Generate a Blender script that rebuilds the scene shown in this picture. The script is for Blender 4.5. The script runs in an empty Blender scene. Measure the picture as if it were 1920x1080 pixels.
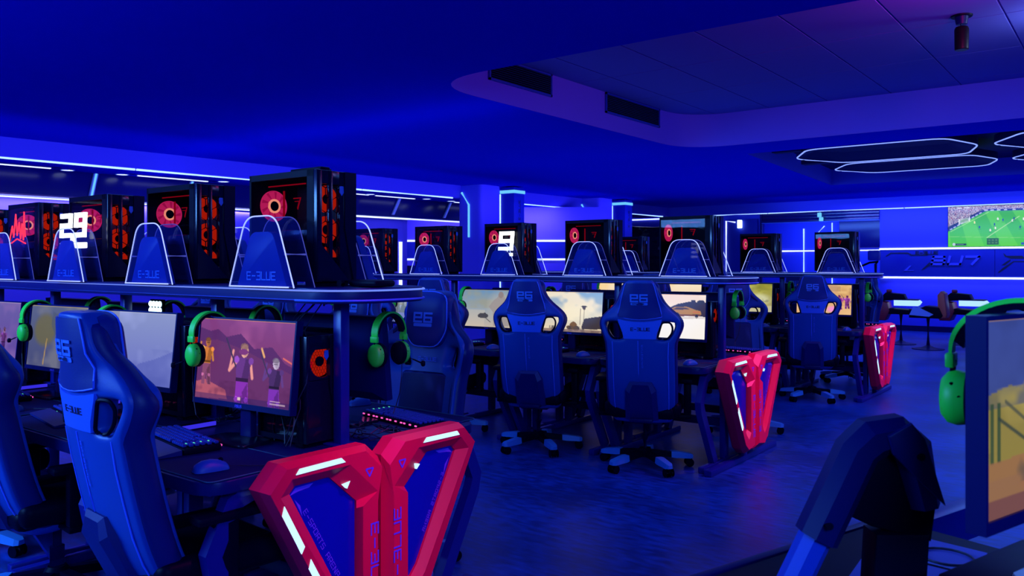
import bpy, bmesh, math, random
import numpy as np
from mathutils import Vector, Matrix
PI = math.pi
R = random.Random(7)
SC = bpy.context.scene
COL = SC.collection

# ------------------------------------------------------------------ materials
def nodes(name):
    m = bpy.data.materials.new(name); m.use_nodes = True
    nt = m.node_tree; nt.nodes.clear()
    out = nt.nodes.new('ShaderNodeOutputMaterial')
    return m, nt, out

def pbr(name, col, rough=0.5, metal=0.0, spec=0.5, bump=None, noise=None, coat=0.0):
    m, nt, out = nodes(name)
    b = nt.nodes.new('ShaderNodeBsdfPrincipled')
    b.inputs['Base Color'].default_value = (*col, 1)
    b.inputs['Roughness'].default_value = rough
    b.inputs['Metallic'].default_value = metal
    b.inputs['Specular IOR Level'].default_value = spec
    b.inputs['Coat Weight'].default_value = coat
    nt.links.new(b.outputs[0], out.inputs[0])
    if noise:
        scale, amt, det = noise
        tc = nt.nodes.new('ShaderNodeTexCoord'); n = nt.nodes.new('ShaderNodeTexNoise')
        n.inputs['Scale'].default_value = scale; n.inputs['Detail'].default_value = det
        nt.links.new(tc.outputs['Object'], n.inputs['Vector'])
        mx = nt.nodes.new('ShaderNodeMix'); mx.data_type = 'RGBA'
        mx.inputs['A'].default_value = (*[c * (1 - amt) for c in col], 1)
        mx.inputs['B'].default_value = (*[min(1, c * (1 + amt)) for c in col], 1)
        nt.links.new(n.outputs['Fac'], mx.inputs['Factor'])
        nt.links.new(mx.outputs['Result'], b.inputs['Base Color'])
    if bump:
        scale, st = bump
        tc = nt.nodes.new('ShaderNodeTexCoord'); n = nt.nodes.new('ShaderNodeTexNoise')
        n.inputs['Scale'].default_value = scale; n.inputs['Detail'].default_value = 3
        nt.links.new(tc.outputs['Object'], n.inputs['Vector'])
        bp = nt.nodes.new('ShaderNodeBump'); bp.inputs['Strength'].default_value = st
        bp.inputs['Distance'].default_value = 0.003
        nt.links.new(n.outputs['Fac'], bp.inputs['Height'])
        nt.links.new(bp.outputs[0], b.inputs['Normal'])
    return m

def glow(name, col, st):
    m, nt, out = nodes(name)
    e = nt.nodes.new('ShaderNodeEmission')
    e.inputs[0].default_value = (*col, 1); e.inputs[1].default_value = st
    nt.links.new(e.outputs[0], out.inputs[0])
    return m

def pane(name, tint, gloss, rough=0.02, base=None, fac=0.0):
    """clear sheet: transparent with a fresnel gloss and, for body tint, a little diffuse"""
    m, nt, out = nodes(name)
    t = nt.nodes.new('ShaderNodeBsdfTransparent'); t.inputs[0].default_value = (*tint, 1)
    g = nt.nodes.new('ShaderNodeBsdfGlossy'); g.inputs['Roughness'].default_value = rough
    g.inputs[0].default_value = (gloss, gloss, gloss, 1)
    fw = nt.nodes.new('ShaderNodeLayerWeight'); fw.inputs[0].default_value = 0.5
    pw = nt.nodes.new('ShaderNodeMath'); pw.operation = 'POWER'; pw.inputs[1].default_value = 4.0
    nt.links.new(fw.outputs['Facing'], pw.inputs[0])
    lw = nt.nodes.new('ShaderNodeMath'); lw.operation = 'MULTIPLY_ADD'; lw.inputs[1].default_value = 0.5; lw.inputs[2].default_value = 0.03
    nt.links.new(pw.outputs[0], lw.inputs[0])
    a = nt.nodes.new('ShaderNodeMixShader')
    nt.links.new(lw.outputs[0], a.inputs[0]); nt.links.new(t.outputs[0], a.inputs[1]); nt.links.new(g.outputs[0], a.inputs[2])
    last = a
    if base:
        d = nt.nodes.new('ShaderNodeBsdfDiffuse'); d.inputs[0].default_value = (*base, 1)
        b = nt.nodes.new('ShaderNodeMixShader'); b.inputs[0].default_value = fac
        nt.links.new(a.outputs[0], b.inputs[1]); nt.links.new(d.outputs[0], b.inputs[2]); last = b
    nt.links.new(last.outputs[0], out.inputs[0])
    return m

def screen_mat(name, st, rough=0.25):
    m, nt, out = nodes(name)
    at = nt.nodes.new('ShaderNodeAttribute'); at.attribute_name = 'Col'
    e = nt.nodes.new('ShaderNodeEmission'); e.inputs[1].default_value = st
    nt.links.new(at.outputs['Color'], e.inputs[0])
    g = nt.nodes.new('ShaderNodeBsdfGlossy'); g.inputs['Roughness'].default_value = rough
    g.inputs[0].default_value = (0.02, 0.02, 0.02, 1)
    a = nt.nodes.new('ShaderNodeAddShader')
    nt.links.new(e.outputs[0], a.inputs[0]); nt.links.new(g.outputs[0], a.inputs[1])
    nt.links.new(a.outputs[0], out.inputs[0])
    return m

M = {}
M['ceiling'] = pbr('ceiling_paint', (0.003, 0.010, 0.62), 0.8, spec=0.0, noise=(0.6, 0.06, 2))
M['ceiling_tile'] = pbr('ceiling_tile', (0.11, 0.10, 0.50), 0.75, spec=0.02)
M['fascia'] = pbr('fascia_paint', (0.07, 0.06, 0.70), 0.6, spec=0.15)
M['violet'] = pbr('violet_paint', (0.12, 0.085, 0.74), 0.6, spec=0.15)
M['wall'] = pbr('wall_paint', (0.05, 0.065, 0.82), 0.6, spec=0.2, noise=(0.8, 0.05, 2))
M['wall_pale'] = pbr('pale_wall_paint', (0.11, 0.085, 0.88), 0.6, spec=0.2)
M['wall_panel'] = pbr('wall_panel', (0.008, 0.02, 0.45), 0.45, spec=0.3)
M['dark_panel'] = pbr('dark_panel', (0.002, 0.003, 0.13), 0.25)
M['navy'] = pbr('navy_paint', (0.001, 0.002, 0.085), 0.6, spec=0.03)
M['black'] = pbr('black_plastic', (0.001, 0.0012, 0.013), 0.45, spec=0.05)
M['black_gloss'] = pbr('black_gloss', (0.003, 0.004, 0.02), 0.18, spec=0.3)
M['black_steel'] = pbr('black_steel', (0.0015, 0.004, 0.075), 0.40, spec=0.15)
M['blue_steel'] = pbr('blue_steel', (0.004, 0.009, 0.20), 0.35)
M['deep_black'] = pbr('deep_black', (0.0006, 0.001, 0.012), 0.5, spec=0.06)
M['desk'] = pbr('desk_top', (0.002, 0.006, 0.10), 0.40, spec=0.25, bump=(300, 0.1))
M['mat'] = pbr('desk_mat', (0.002, 0.004, 0.075), 0.7, spec=0.1, bump=(500, 0.15))
M['mat_edge'] = pbr('mat_stitching', (0.01, 0.12, 0.18), 0.6)
M['leather'] = pbr('chair_leather', (0.005, 0.062, 0.36), 0.42, spec=0.3, bump=(180, 0.12))
M['leather_side'] = pbr('chair_side_leather', (0.003, 0.010, 0.13), 0.45, spec=0.3, bump=(180, 0.12))
M['leather_dark'] = pbr('chair_dark_leather', (0.003, 0.018, 0.19), 0.5, spec=0.3, bump=(180, 0.12))
M['badge'] = pbr('chair_badge_leather', (0.03, 0.14, 0.80), 0.38)
M['piping'] = pbr('chair_piping', (0.06, 0.17, 0.90), 0.5)
M['logo'] = pbr('chair_logo_print', (0.05, 0.20, 0.80), 0.5)
M['logo_dark'] = pbr('chair_dark_print', (0.002, 0.004, 0.05), 0.5)
M['foot_cap'] = pbr('chair_foot_cap', (0.05, 0.26, 0.66), 0.35)
M['red'] = pbr('red_plastic', (0.90, 0.004, 0.06), 0.36, spec=0.3)
M['red_dark'] = pbr('dull_red_plastic', (0.35, 0.01, 0.03), 0.4)
M['orange'] = pbr('orange_plastic', (0.75, 0.10, 0.05), 0.45)
M['panel_glass'] = pbr('blue_end_panel_sheet', (0.003, 0.004, 0.40), 0.22)
M['print_violet'] = pbr('violet_print', (0.16, 0.07, 0.85), 0.5)
M['green'] = pbr('green_plastic', (0.03, 0.97, 0.05), 0.45)
M['acrylic'] = pane('clear_acrylic', (0.80, 0.84, 0.98), 0.5, base=(0.05, 0.10, 0.75), fac=0.045)
M['glass'] = pane('tempered_glass', (0.75, 0.75, 0.80), 0.22)
M['plaque'] = pbr('plaque_face', (0.005, 0.030, 0.28), 0.45, spec=0.2)
M['plaque_text'] = pbr('plaque_lettering', (0.025, 0.14, 0.62), 0.4)
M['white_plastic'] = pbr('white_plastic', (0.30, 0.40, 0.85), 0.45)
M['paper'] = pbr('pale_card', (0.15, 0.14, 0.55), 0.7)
M['tube_paint'] = pbr('tube_paint', (0.006, 0.05, 0.46), 0.4, spec=0.2)
M['cable'] = pbr('black_cable', (0.004, 0.005, 0.03), 0.5)
M['keycap'] = pbr('keycap', (0.008, 0.034, 0.30), 0.4, spec=0.3)
M['grille'] = pbr('grille', (0.003, 0.006, 0.07), 0.5)
M['vent_frame'] = pbr('vent_frame', (0.006, 0.03, 0.42), 0.5)
M['wood_red'] = pbr('spot_can', (0.004, 0.002, 0.006), 0.4, spec=0.15)
M['pale_print'] = pbr('pale_wall_print', (0.07, 0.10, 0.90), 0.5)
M['led'] = glow('cove_led', (0.28, 0.46, 1.0), 2.2)
M['led_white'] = glow('white_blue_led', (0.50, 0.60, 1.0), 2.0)
M['led_dim'] = glow('soft_blue_led', (0.06, 0.10, 1.0), 0.75)
M['shelf_led'] = glow('shelf_edge_light', (0.16, 0.26, 1.0), 1.0)
M['hex_led'] = glow('hexagon_led', (0.20, 0.30, 1.0), 1.5)
M['led_cyan'] = glow('cyan_led', (0.14, 0.55, 1.0), 1.1)
M['edge_led'] = glow('acrylic_edge_light', (0.30, 0.38, 1.0), 1.8)
M['edge_dim'] = glow('acrylic_back_edge_light', (0.10, 0.12, 0.8), 0.55)
M['panel_led'] = glow('end_panel_light', (0.45, 0.75, 1.0), 1.5)
M['digit'] = glow('white_digit_light', (0.95, 1.0, 1.0), 2.5)
M['reflection_red'] = glow('red_reflection', (1.0, 0.03, 0.08), 1.6)  # glow for the red reflection drawn on a tower's glass
M['fan_ring'] = glow('fan_ring_light', (1.0, 0.30, 0.18), 1.6)
M['fan_glow'] = glow('fan_blade_light', (0.9, 0.02, 0.16), 0.9)
M['fan_disc'] = glow('fan_disc_light', (0.72, 0.008, 0.12), 0.75)
M['fan_front'] = glow('front_fan_light', (0.80, 0.018, 0.004), 0.42)
M['red_line'] = glow('red_case_light', (0.7, 0.0, 0.02), 0.5)
M['pink_led'] = glow('pink_key_light', (1.0, 0.10, 0.55), 1.2)
M['green_led'] = glow('green_key_light', (0.10, 0.9, 0.45), 1.2)
M['yellow_led'] = glow('yellow_key_light', (0.75, 0.9, 0.15), 1.0)
M['bar_led'] = glow('light_bar_led', (0.05, 0.035, 1.0), 0.75)
M['lamp_white'] = glow('white_lamp_face', (0.55, 0.9, 1.0), 4.0)
M['downlight'] = glow('downlight_lens', (0.6, 0.75, 1.0), 2.0)
M['slab_light'] = glow('lit_slab', (0.35, 0.6, 1.0), 1.4)
M['screen'] = screen_mat('screen_image', 0.95)
M['tv_screen'] = screen_mat('tv_image', 1.0)

def floor_mat():
    m, nt, out = nodes('polished_concrete_floor')
    b = nt.nodes.new('ShaderNodeBsdfPrincipled')
    tc = nt.nodes.new('ShaderNodeTexCoord')
    n1 = nt.nodes.new('ShaderNodeTexNoise'); n1.inputs['Scale'].default_value = 1.3; n1.inputs['Detail'].default_value = 8
    n2 = nt.nodes.new('ShaderNodeTexNoise'); n2.inputs['Scale'].default_value = 9; n2.inputs['Detail'].default_value = 6
    mp = nt.nodes.new('ShaderNodeMapping'); mp.inputs['Scale'].default_value = (1, 3, 1)
    nt.links.new(tc.outputs['Object'], n1.inputs[0]); nt.links.new(tc.outputs['Object'], mp.inputs[0]); nt.links.new(mp.outputs[0], n2.inputs[0])
    ad = nt.nodes.new('ShaderNodeMath'); ad.operation = 'MULTIPLY'
    nt.links.new(n1.outputs['Fac'], ad.inputs[0]); nt.links.new(n2.outputs['Fac'], ad.inputs[1])
    r = nt.nodes.new('ShaderNodeValToRGB')
    r.color_ramp.elements[0].position = 0.17; r.color_ramp.elements[0].color = (0.003, 0.022, 0.17, 1)
    r.color_ramp.elements[1].position = 0.36; r.color_ramp.elements[1].color = (0.008, 0.065, 0.42, 1)
    nt.links.new(ad.outputs[0], r.inputs[0]); nt.links.new(r.outputs[0], b.inputs['Base Color'])
    mr = nt.nodes.new('ShaderNodeMapRange'); mr.inputs['To Min'].default_value = 0.28; mr.inputs['To Max'].default_value = 0.5
    nt.links.new(n2.outputs['Fac'], mr.inputs[0]); nt.links.new(mr.outputs[0], b.inputs['Roughness'])
    bp = nt.nodes.new('ShaderNodeBump'); bp.inputs['Strength'].default_value = 0.08
    nt.links.new(n2.outputs['Fac'], bp.inputs['Height']); nt.links.new(bp.outputs[0], b.inputs['Normal'])
    b.inputs['Specular IOR Level'].default_value = 0.3
    nt.links.new(b.outputs[0], out.inputs[0])
    return m
M['floor'] = floor_mat()

# ------------------------------------------------------------------ mesh helpers
def box(bm, c, s, bev=0.0, rot=None, seg=2):
    vs = bmesh.ops.create_cube(bm, size=1.0)['verts']
    bmesh.ops.scale(bm, vec=s, verts=vs)
    if bev:
        es = list({e for v in vs for e in v.link_edges})
        r = bmesh.ops.bevel(bm, geom=es, offset=bev, segments=seg, affect='EDGES', profile=0.5)
        vs = list({v for f in r['faces'] for v in f.verts} | {v for v in vs if v.is_valid})
    mt = Matrix.Translation(c)
    if rot is not None:
        mt = mt @ rot
    bmesh.ops.transform(bm, matrix=mt, verts=vs)
    return vs

def span(bm, lo, hi, bev=0.0):
    return box(bm, [(a + b) / 2 for a, b in zip(lo, hi)], [b - a for a, b in zip(lo, hi)], bev)

def frame_of(d):
    d = d.normalized()
    a = Vector((0, 0, 1)) if abs(d.z) < 0.9 else Vector((1, 0, 0))
    x = d.cross(a).normalized(); y = x.cross(d).normalized()
    return x, y

def tube(bm, pts, r, seg=8, closed=False, caps=True, rads=None):
    pts = [Vector(p) for p in pts]; n = len(pts); rings = []
    px = None
    for i, p in enumerate(pts):
        a = pts[i - 1] if (i > 0 or closed) else p
        b = pts[(i + 1) % n] if (i < n - 1 or closed) else p
        d = (b - a)
        if d.length < 1e-9: d = Vector((0, 0, 1))
        d.normalize()
        if px is None:
            x, y = frame_of(d)
        else:
            x = (px - d * px.dot(d))
            if x.length < 1e-6: x, y = frame_of(d)
            x.normalize(); y = d.cross(x)
        px = x
        rr = rads[i] if rads else r
        rings.append([bm.verts.new(p + x * (rr * math.cos(2 * PI * k / seg)) + y * (rr * math.sin(2 * PI * k / seg))) for k in range(seg)])
    for i in range(n if closed else n - 1):
        A, B = rings[i], rings[(i + 1) % n]
        for k in range(seg):
            bm.faces.new((A[k], A[(k + 1) % seg], B[(k + 1) % seg], B[k]))
    if caps and not closed:
        bm.faces.new(rings[0][::-1]); bm.faces.new(rings[-1])

def cyl(bm, p0, p1, r0, r1=None, seg=16):
    tube(bm, [p0, p1], r0, seg, rads=[r0, r0 if r1 is None else r1])

def lathe(bm, prof, seg=24, c=(0, 0, 0)):
    rings = []
    for r, z in prof:
        rings.append([bm.verts.new((c[0] + max(r, 1e-4) * math.cos(2 * PI * k / seg), c[1] + max(r, 1e-4) * math.sin(2 * PI * k / seg), c[2] + z)) for k in range(seg)])
    for A, B in zip(rings, rings[1:]):
        for k in range(seg):
            bm.faces.new((A[k], A[(k + 1) % seg], B[(k + 1) % seg], B[k]))
    bm.faces.new(rings[0][::-1]); bm.faces.new(rings[-1])

def prism(bm, poly, fn, lo, hi, bev=0.0):
    """poly in 2D; fn(a, b, t) -> 3D point; extruded from t=lo to t=hi"""
    A = [bm.verts.new(fn(a, b, lo)) for a, b in poly]; B = [bm.verts.new(fn(a, b, hi)) for a, b in poly]
    fs = [bm.faces.new(A[::-1]), bm.faces.new(B)]
    n = len(poly)
    for k in range(n):
        fs.append(bm.faces.new((A[k], A[(k + 1) % n], B[(k + 1) % n], B[k])))
    if bev:
        es = list({e for f in fs[:2] for e in f.edges})
        bmesh.ops.bevel(bm, geom=es, offset=bev, segments=2, affect='EDGES', profile=0.5)

XZ = lambda a, b, t: (a, t, b)
XY = lambda a, b, t: (a, b, t)
YZ = lambda a, b, t: (t, a, b)

def loft(bm, rings, cap0=False, cap1=False):
    V = [[bm.verts.new(p) for p in r] for r in rings]
    n = len(V[0])
    for A, B in zip(V, V[1:]):
        for k in range(n):
            bm.faces.new((A[k], A[(k + 1) % n], B[(k + 1) % n], B[k]))
    if cap0: bm.faces.new(V[0][::-1])
    if cap1: bm.faces.new(V[-1])

def rounded(poly, r, seg=4):
    """round a polygon's corners (2D)"""
    out = []; n = len(poly)
    for i in range(n):
        p = Vector(poly[i]); a = Vector(poly[i - 1]); b = Vector(poly[(i + 1) % n])
        rr = r[i] if isinstance(r, (list, tuple)) else r
        da, db = (a - p), (b - p)
        rr = min(rr, da.length * 0.48, db.length * 0.48)
        if rr <= 1e-5:
            out.append(tuple(p)); continue
        s, e = p + da.normalized() * rr, p + db.normalized() * rr
        for k in range(seg + 1):
            t = k / seg
            out.append(tuple(s * (1 - t) ** 2 + p * 2 * t * (1 - t) + e * t * t))
    return out

def build(name, bm, mat, parent=None, loc=None, smooth=0.6, mod=0):
    bmesh.ops.recalc_face_normals(bm, faces=bm.faces[:])
    if smooth:
        for f in bm.faces: f.smooth = True
        for e in bm.edges:
            if len(e.link_faces) == 2 and e.calc_face_angle(0) > smooth: e.smooth = False
    me = bpy.data.meshes.new(name); bm.to_mesh(me); bm.free()
    me.materials.append(M[mat] if isinstance(mat, str) else mat)
    o = bpy.data.objects.new(name, me); COL.objects.link(o)
    if parent is not None: o.parent = parent
    if loc is not None: o.location = loc
    if mod:
        s = o.modifiers.new('sub', 'SUBSURF'); s.levels = mod; s.render_levels = mod
    return o

def nb(): return bmesh.new()

def quick(name, fn, mat, parent=None, **k):
    bm = nb(); fn(bm); return build(name, bm, mat, parent, **k)

def tag(o, label, cat, group=None):
    o['label'] = label; o['category'] = cat
    if group: o['group'] = group
    return o

def thing(name, label, cat, loc=(0, 0, 0), rz=0.0, group=None):
    o = bpy.data.objects.new(name, None); COL.objects.link(o)
    o.empty_display_size = 0.1
    o.location = loc; o.rotation_euler = (0, 0, rz)
    return tag(o, label, cat, group)

def struct(o):
    o['kind'] = 'structure'; return o

def kids(o):
    return [c for c in ALLKIDS.get(o.name, [])] if False else list(o.children)

def dup(o, loc, rz, label, group=None, first=None):
    """a copy of a thing with a copy of each part and sub-part"""
    def rec(src, par):
        c = src.copy(); COL.objects.link(c)
        if par is not None: c.parent = par
        for ch in src.children: rec(ch, c)
        return c
    c = rec(o, None)
    c.location = loc; c.rotation_euler = (0, 0, rz); c['label'] = label
    if group: c['group'] = group
    return c

class Proto:
    """first use moves the built thing itself, later uses copy it"""
    def __init__(s, o): s.o = o; s.used = False
    def put(s, loc, rz, label, group=None):
        if not s.used:
            s.used = True
            s.o.location = loc; s.o.rotation_euler = (0, 0, rz); s.o['label'] = label
            if group: s.o['group'] = group
            return s.o
        return dup(s.o, loc, rz, label, group)

# ------------------------------------------------------------------ stroke lettering
GL = {
 'E': [[(1, 1), (0, 1), (0, 0), (1, 0)], [(0, .5), (.85, .5)]],
 '-': [[(.1, .5), (.9, .5)]],
 'B': [[(0, 1), (1, 1), (1, 0), (0, 0)], [(.25, .5), (1, .5)]],
 'b': [[(0, 0), (0, 1), (.9, 1), (1, .5), (1, 0), (0, 0)], [(0, .5), (1, .5)]],
 'L': [[(0, 1), (0, 0), (1, 0)]],
 'U': [[(0, 1), (0, 0), (1, 0), (1, 1)]],
 'S': [[(1, 1), (0, 1), (0, .5), (1, .5), (1, 0), (0, 0)]],
 'P': [[(0, 0), (0, 1), (1, 1), (1, .45), (0, .45)]],
 'O': [[(0, 0), (0, 1), (1, 1), (1, 0), (0, 0)]],
 'R': [[(0, 0), (0, 1), (1, 1), (1, .45), (0, .45)], [(.45, .45), (1, 0)]],
 'T': [[(0, 1), (1, 1)], [(.5, 1), (.5, 0)]],
 'A': [[(0, 0), (0, 1), (1, 1), (1, 0)], [(0, .45), (1, .45)]],
 'N': [[(0, 0), (0, 1), (1, 0), (1, 1)]],
 'G': [[(1, 1), (0, 1), (0, 0), (1, 0), (1, .5), (.5, .5)]],
 'M': [[(0, 0), (0, 1), (.5, .5), (1, 1), (1, 0)]],
 'I': [[(.5, 0), (.5, 1)]],
 'e': [[(0, .5), (1, .5), (1, 1), (0, 1), (0, 0), (1, 0)]],
 '6': [[(1, 1), (0, 1), (0, 0), (1, 0), (1, .5), (0, .5)]],
 '2': [[(0, 1), (1, 1), (1, .5), (0, .5), (0, 0), (1, 0)]],
 '9': [[(1, .5), (0, .5), (0, 1), (1, 1), (1, 0), (0, 0)]],
 '3': [[(0, 1), (1, 1), (1, 0), (0, 0)], [(.2, .5), (1, .5)]],
 '7': [[(0, 1), (1, 1), (.6, 0)]],
 'Y': [[(0, 1), (0, .5), (1, .5), (1, 1)], [(.5, .5), (.5, 0)]],
 ' ': [],
}
def strokes(bm, text, fn, x0, y0, h, w=0.6, gap=0.3, st=0.13, depth=0.002, slant=0.0):
    """flat raised lettering: fn(a, b, t) maps the plane to 3D; w, gap, st in units of h"""
    x = x0
    for ch in text:
        for pl in GL[ch]:
            P = [Vector((x + (p[0] * w + slant * p[1]) * h, y0 + p[1] * h)) for p in pl]
            for a, b in zip(P, P[1:]):
                d = (b - a)
                if d.length < 1e-6: continue
                d.normalize(); n = Vector((-d.y, d.x)) * st * h / 2; e = d * st * h / 2
                q = [a - e - n, b + e - n, b + e + n, a - e + n]
                prism(bm, [tuple(v) for v in q], fn, 0, depth)
        x += (w + gap) * h
    return x
def text_width(text, h, w=0.6, gap=0.3): return len(text) * (w + gap) * h - gap * h
# ------------------------------------------------------------------ gaming chair (sitter faces +Y, its back is towards -Y)
ZW = [(.35, .185), (.37, .212), (.42, .230), (.50, .236), (.60, .238), (.72, .238), (.85, .236), (.93, .238), (.98, .256), (1.03, .280), (1.07, .284), (1.11, .268), (1.15, .225), (1.19, .176), (1.23, .148), (1.28, .130), (1.32, .118), (1.35, .102), (1.365, .080)]
def halfw(z):
    for (a, wa), (b, wb) in zip(ZW, ZW[1:]):
        if z <= b: return wa + (wb - wa) * max(0, (z - a) / (b - a))
    return ZW[-1][1]
def backline(z):      # rear centre line of the backrest
    t = (z - .42) / .94
    return -.255 - .17 * t - .025 * math.sin(PI * min(1, max(0, t)) ) + .05 * max(0, .12 - t) / .12 * 0.6
def rear_y(x, z):
    u = min(1.0, abs(x) / max(halfw(z), .01))
    k = .045 if z < .95 else .03
    return backline(z) + k * u ** 2.4 + (.045 * max(0, min(1, (z - .93) / .12)) * u ** 2 if z < 1.18 else .045 * max(0, 1 - (z - 1.18) / .05) * u ** 2)
def thick(u, z):
    t = .085 + .03 * u ** 2 if z < 1.12 else .085
    return t
def on_back(x, z, off=.004):
    return (x, rear_y(x, z) - off, z)

def make_chair():
    t = thing('gaming_chair', '', 'chair')
    zs = [.35, .37, .42, .50, .60, .72, .84, .92, .965, 1.005, 1.045, 1.075, 1.11, 1.15, 1.19, 1.23, 1.28, 1.32, 1.35, 1.365]
    ss = [-1, -.93, -.82, -.66, -.48, -.28, 0, .28, .48, .66, .82, .93, 1]
    def hole(i, j):   # the two harness openings
        zc = (zs[i] + zs[i + 1]) / 2; sc = abs((ss[j] + ss[j + 1]) / 2)
        return .965 < zc < 1.075 and .48 < sc < .82
    bm = nb(); F = {}; B = {}
    for i, z in enumerate(zs):
        w = halfw(z)
        for j, s in enumerate(ss):
            x = s * w
            if .95 < z < 1.09 and abs(s) > .4 and abs(s) < .9:   # hug the opening: slanted inner side
                x = (abs(s) * w - .012 * (1.02 - z) / .055) * (1 if s > 0 else -1)
            y = rear_y(x, z)
            B[i, j] = bm.verts.new((x, y, z))
            F[i, j] = bm.verts.new((x * .985, y + thick(abs(s), z), z))
    ni, nj = len(zs) - 1, len(ss) - 1
    cells = {(i, j) for i in range(ni) for j in range(nj) if not hole(i, j)}
    for (i, j) in cells:
        bm.faces.new((B[i, j], B[i, j + 1], B[i + 1, j + 1], B[i + 1, j]))
        bm.faces.new((F[i, j], F[i + 1, j], F[i + 1, j + 1], F[i, j + 1]))
        for (di, dj, a, b) in ((-1, 0, (i, j), (i, j + 1)), (1, 0, (i + 1, j + 1), (i + 1, j)), (0, -1, (i + 1, j), (i, j)), (0, 1, (i, j + 1), (i + 1, j + 1))):
            if (i + di, j + dj) not in cells:
                bm.faces.new((B[a], F[a], F[b], B[b]))
    for v in [v for v in bm.verts if not v.link_faces]: bm.verts.remove(v)
    back = build('backrest', bm, 'leather', t, smooth=9, mod=2)
    # darker leather along both sides: bolsters wrapping forward
    for s in (-1, 1):
        bm = nb(); rings = []
        for z in [.38, .44, .50, .60, .72, .84, .92, .95, .98, 1.03, 1.07, 1.11, 1.15, 1.19, 1.24, 1.29, 1.335]:
            w = halfw(z); d = .085 if z < 1.1 else .06
            ins = .014 if z < .93 else (.030 if z < .96 else (.040 if z < 1.08 else .050 if z < 1.2 else .026))
            y = rear_y(w, z); yi = rear_y(w - ins, z)
            q = [(s * (w - ins), yi - .003, z), (s * (w + .010), y + .018, z), (s * (w + .014), y + d * .75, z), (s * (w + .002), y + d + .012, z), (s * (w - .05), y + d + .022, z), (s * (w - ins - .01), yi + .05, z)]
            rings.append(q if s > 0 else q[::-1])
        loft(bm, rings, True, True)
        build('bolster', bm, 'leather_side', t, smooth=9, mod=1)
    # headrest panel: raised dark insert with piping and logo
    zh = [1.115, 1.14, 1.18, 1.23, 1.28, 1.32, 1.345]
    def hw(z): return min(halfw(z) * .88, .150 - .055 * max(0, (z - 1.13)) / .22)
    def patch(rows):
        """a raised patch: grid of points (x, z, offset) with its rim folded down onto the backrest"""
        bm = nb()
        n, m = len(rows), len(rows[0])
        V = [[bm.verts.new(on_back(x, z, o)) for x, z, o in r] for r in rows]
        for A, C in zip(V, V[1:]):
            for k in range(m - 1): bm.faces.new((A[k], A[k + 1], C[k + 1], C[k]))
        idx = [(0, j) for j in range(m)] + [(i, m - 1) for i in range(1, n)] + [(n - 1, j) for j in range(m - 2, -1, -1)] + [(i, 0) for i in range(n - 2, 0, -1)]
        low = [bm.verts.new(on_back(rows[i][j][0], rows[i][j][1], -.006)) for i, j in idx]
        L = len(idx)
        for q in range(L):
            i, j = idx[q]; i2, j2 = idx[(q + 1) % L]
            bm.faces.new((V[i][j], low[q], low[(q + 1) % L], V[i2][j2]))
        return bm
    bm = patch([[(hw(z) * s, z - (.018 * (1 - s * s) if z < 1.12 else 0), .009 - .004 * abs(s) ** 4) for s in (-1, -.7, -.35, 0, .35, .7, 1)] for z in zh])
    hp = build('headrest_panel', bm, 'leather_dark', t, smooth=.5)
    bm = nb()
    for s in (-1, 1): tube(bm, [on_back(hw(z) * s, z, .006) for z in zh], .0035, 6)
    tube(bm, [on_back(hw(1.115) * s, 1.115 - .018 * (1 - s * s), .007) for s in (-1, -.7, -.35, 0, .35, .7, 1)], .003, 6)
    build('piping', bm, 'piping', hp)
    bm = nb()
    fl = lambda a, b, tt: on_back(a, b, .011 + tt)
    strokes(bm, 'e6', fl, -.057, 1.222, .044, w=1.05, gap=.42, st=.24, depth=.002, slant=.0)
    prism(bm, rounded([(-.058, 1.196), (.058, 1.196), (.058, 1.213), (-.058, 1.213)], .006), fl, 0, .0016)
    build('logo', bm, 'logo', hp)
    bm = nb()
    fl2 = lambda a, b, tt: on_back(a, b, .0128 + tt)
    strokes(bm, 'GAMING', fl2, -.046, 1.201, .008, w=1.2, gap=.5, st=.2, depth=.0008)
    build('logo_lettering', bm, 'logo_dark', hp)
    # lighter badge band between the two openings
    bm = patch([[(w * s, z - (.018 * (1 - s * s) if z > 1.09 else 0), .006) for s in (-1, -.6, -.2, .2, .6, 1)] for z, w in ((.962, .110), (1.00, .116), (1.05, .135), (1.075, .146), (1.098, .150))])
    bd = build('badge_band', bm, 'badge', t, smooth=.5)
    bm = nb()
    strokes(bm, 'E-BLUE', lambda a, b, tt: on_back(a, b, .0065 + tt), -.060, 1.020, .020, w=.82, gap=.30, st=.2, depth=.0015)
    build('lettering', bm, 'logo_dark', bd)
    # black rims of the harness openings
    for s in (-1, 1):
        bm = nb()
        ring = [(s * x, z) for x, z in ((.118, .965), (.150, 1.078), (.205, 1.078), (.222, 1.04), (.215, 1.0), (.185, .962))]
        ring = rounded(ring, .018, 3)
        tube(bm, [(x, rear_y(x, z) + .004, z) for x, z in ring], .007, 6, closed=True)
        build('harness_ring', bm, 'black', t)
    # piping: two long seams, a middle seam
    for s in (-1, 1):
        quick('side_piping', lambda b: tube(b, [on_back(s * halfw(z) * .80, z, .001) for z in (.38, .43, .5, .6, .72, .84, .94)], .0032, 6), 'piping', t)
    bm = nb()
    tube(bm, [on_back(-.012, z, .001) for z in (.62, .72, .84, .95)], .0026, 6)
    strokes(bm, 'ENTERNAG', lambda a, b, tt: (.020 - b, rear_y(.02, .92 - a) - .003 - tt, .92 - a), 0, 0, .009, w=1.6, gap=.7, st=.16, depth=.001)
    build('centre_seam', bm, 'piping', t)
    # moulded cover low on the back
    bm = nb()
    prof = [(-.115, .385), (.115, .385), (.105, .60), (.075, .66), (-.075, .66), (-.105, .60)]
    o = [(a, backline(b) - .020 if b < .62 else backline(b) - .006, b) for a, b in prof]
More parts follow.
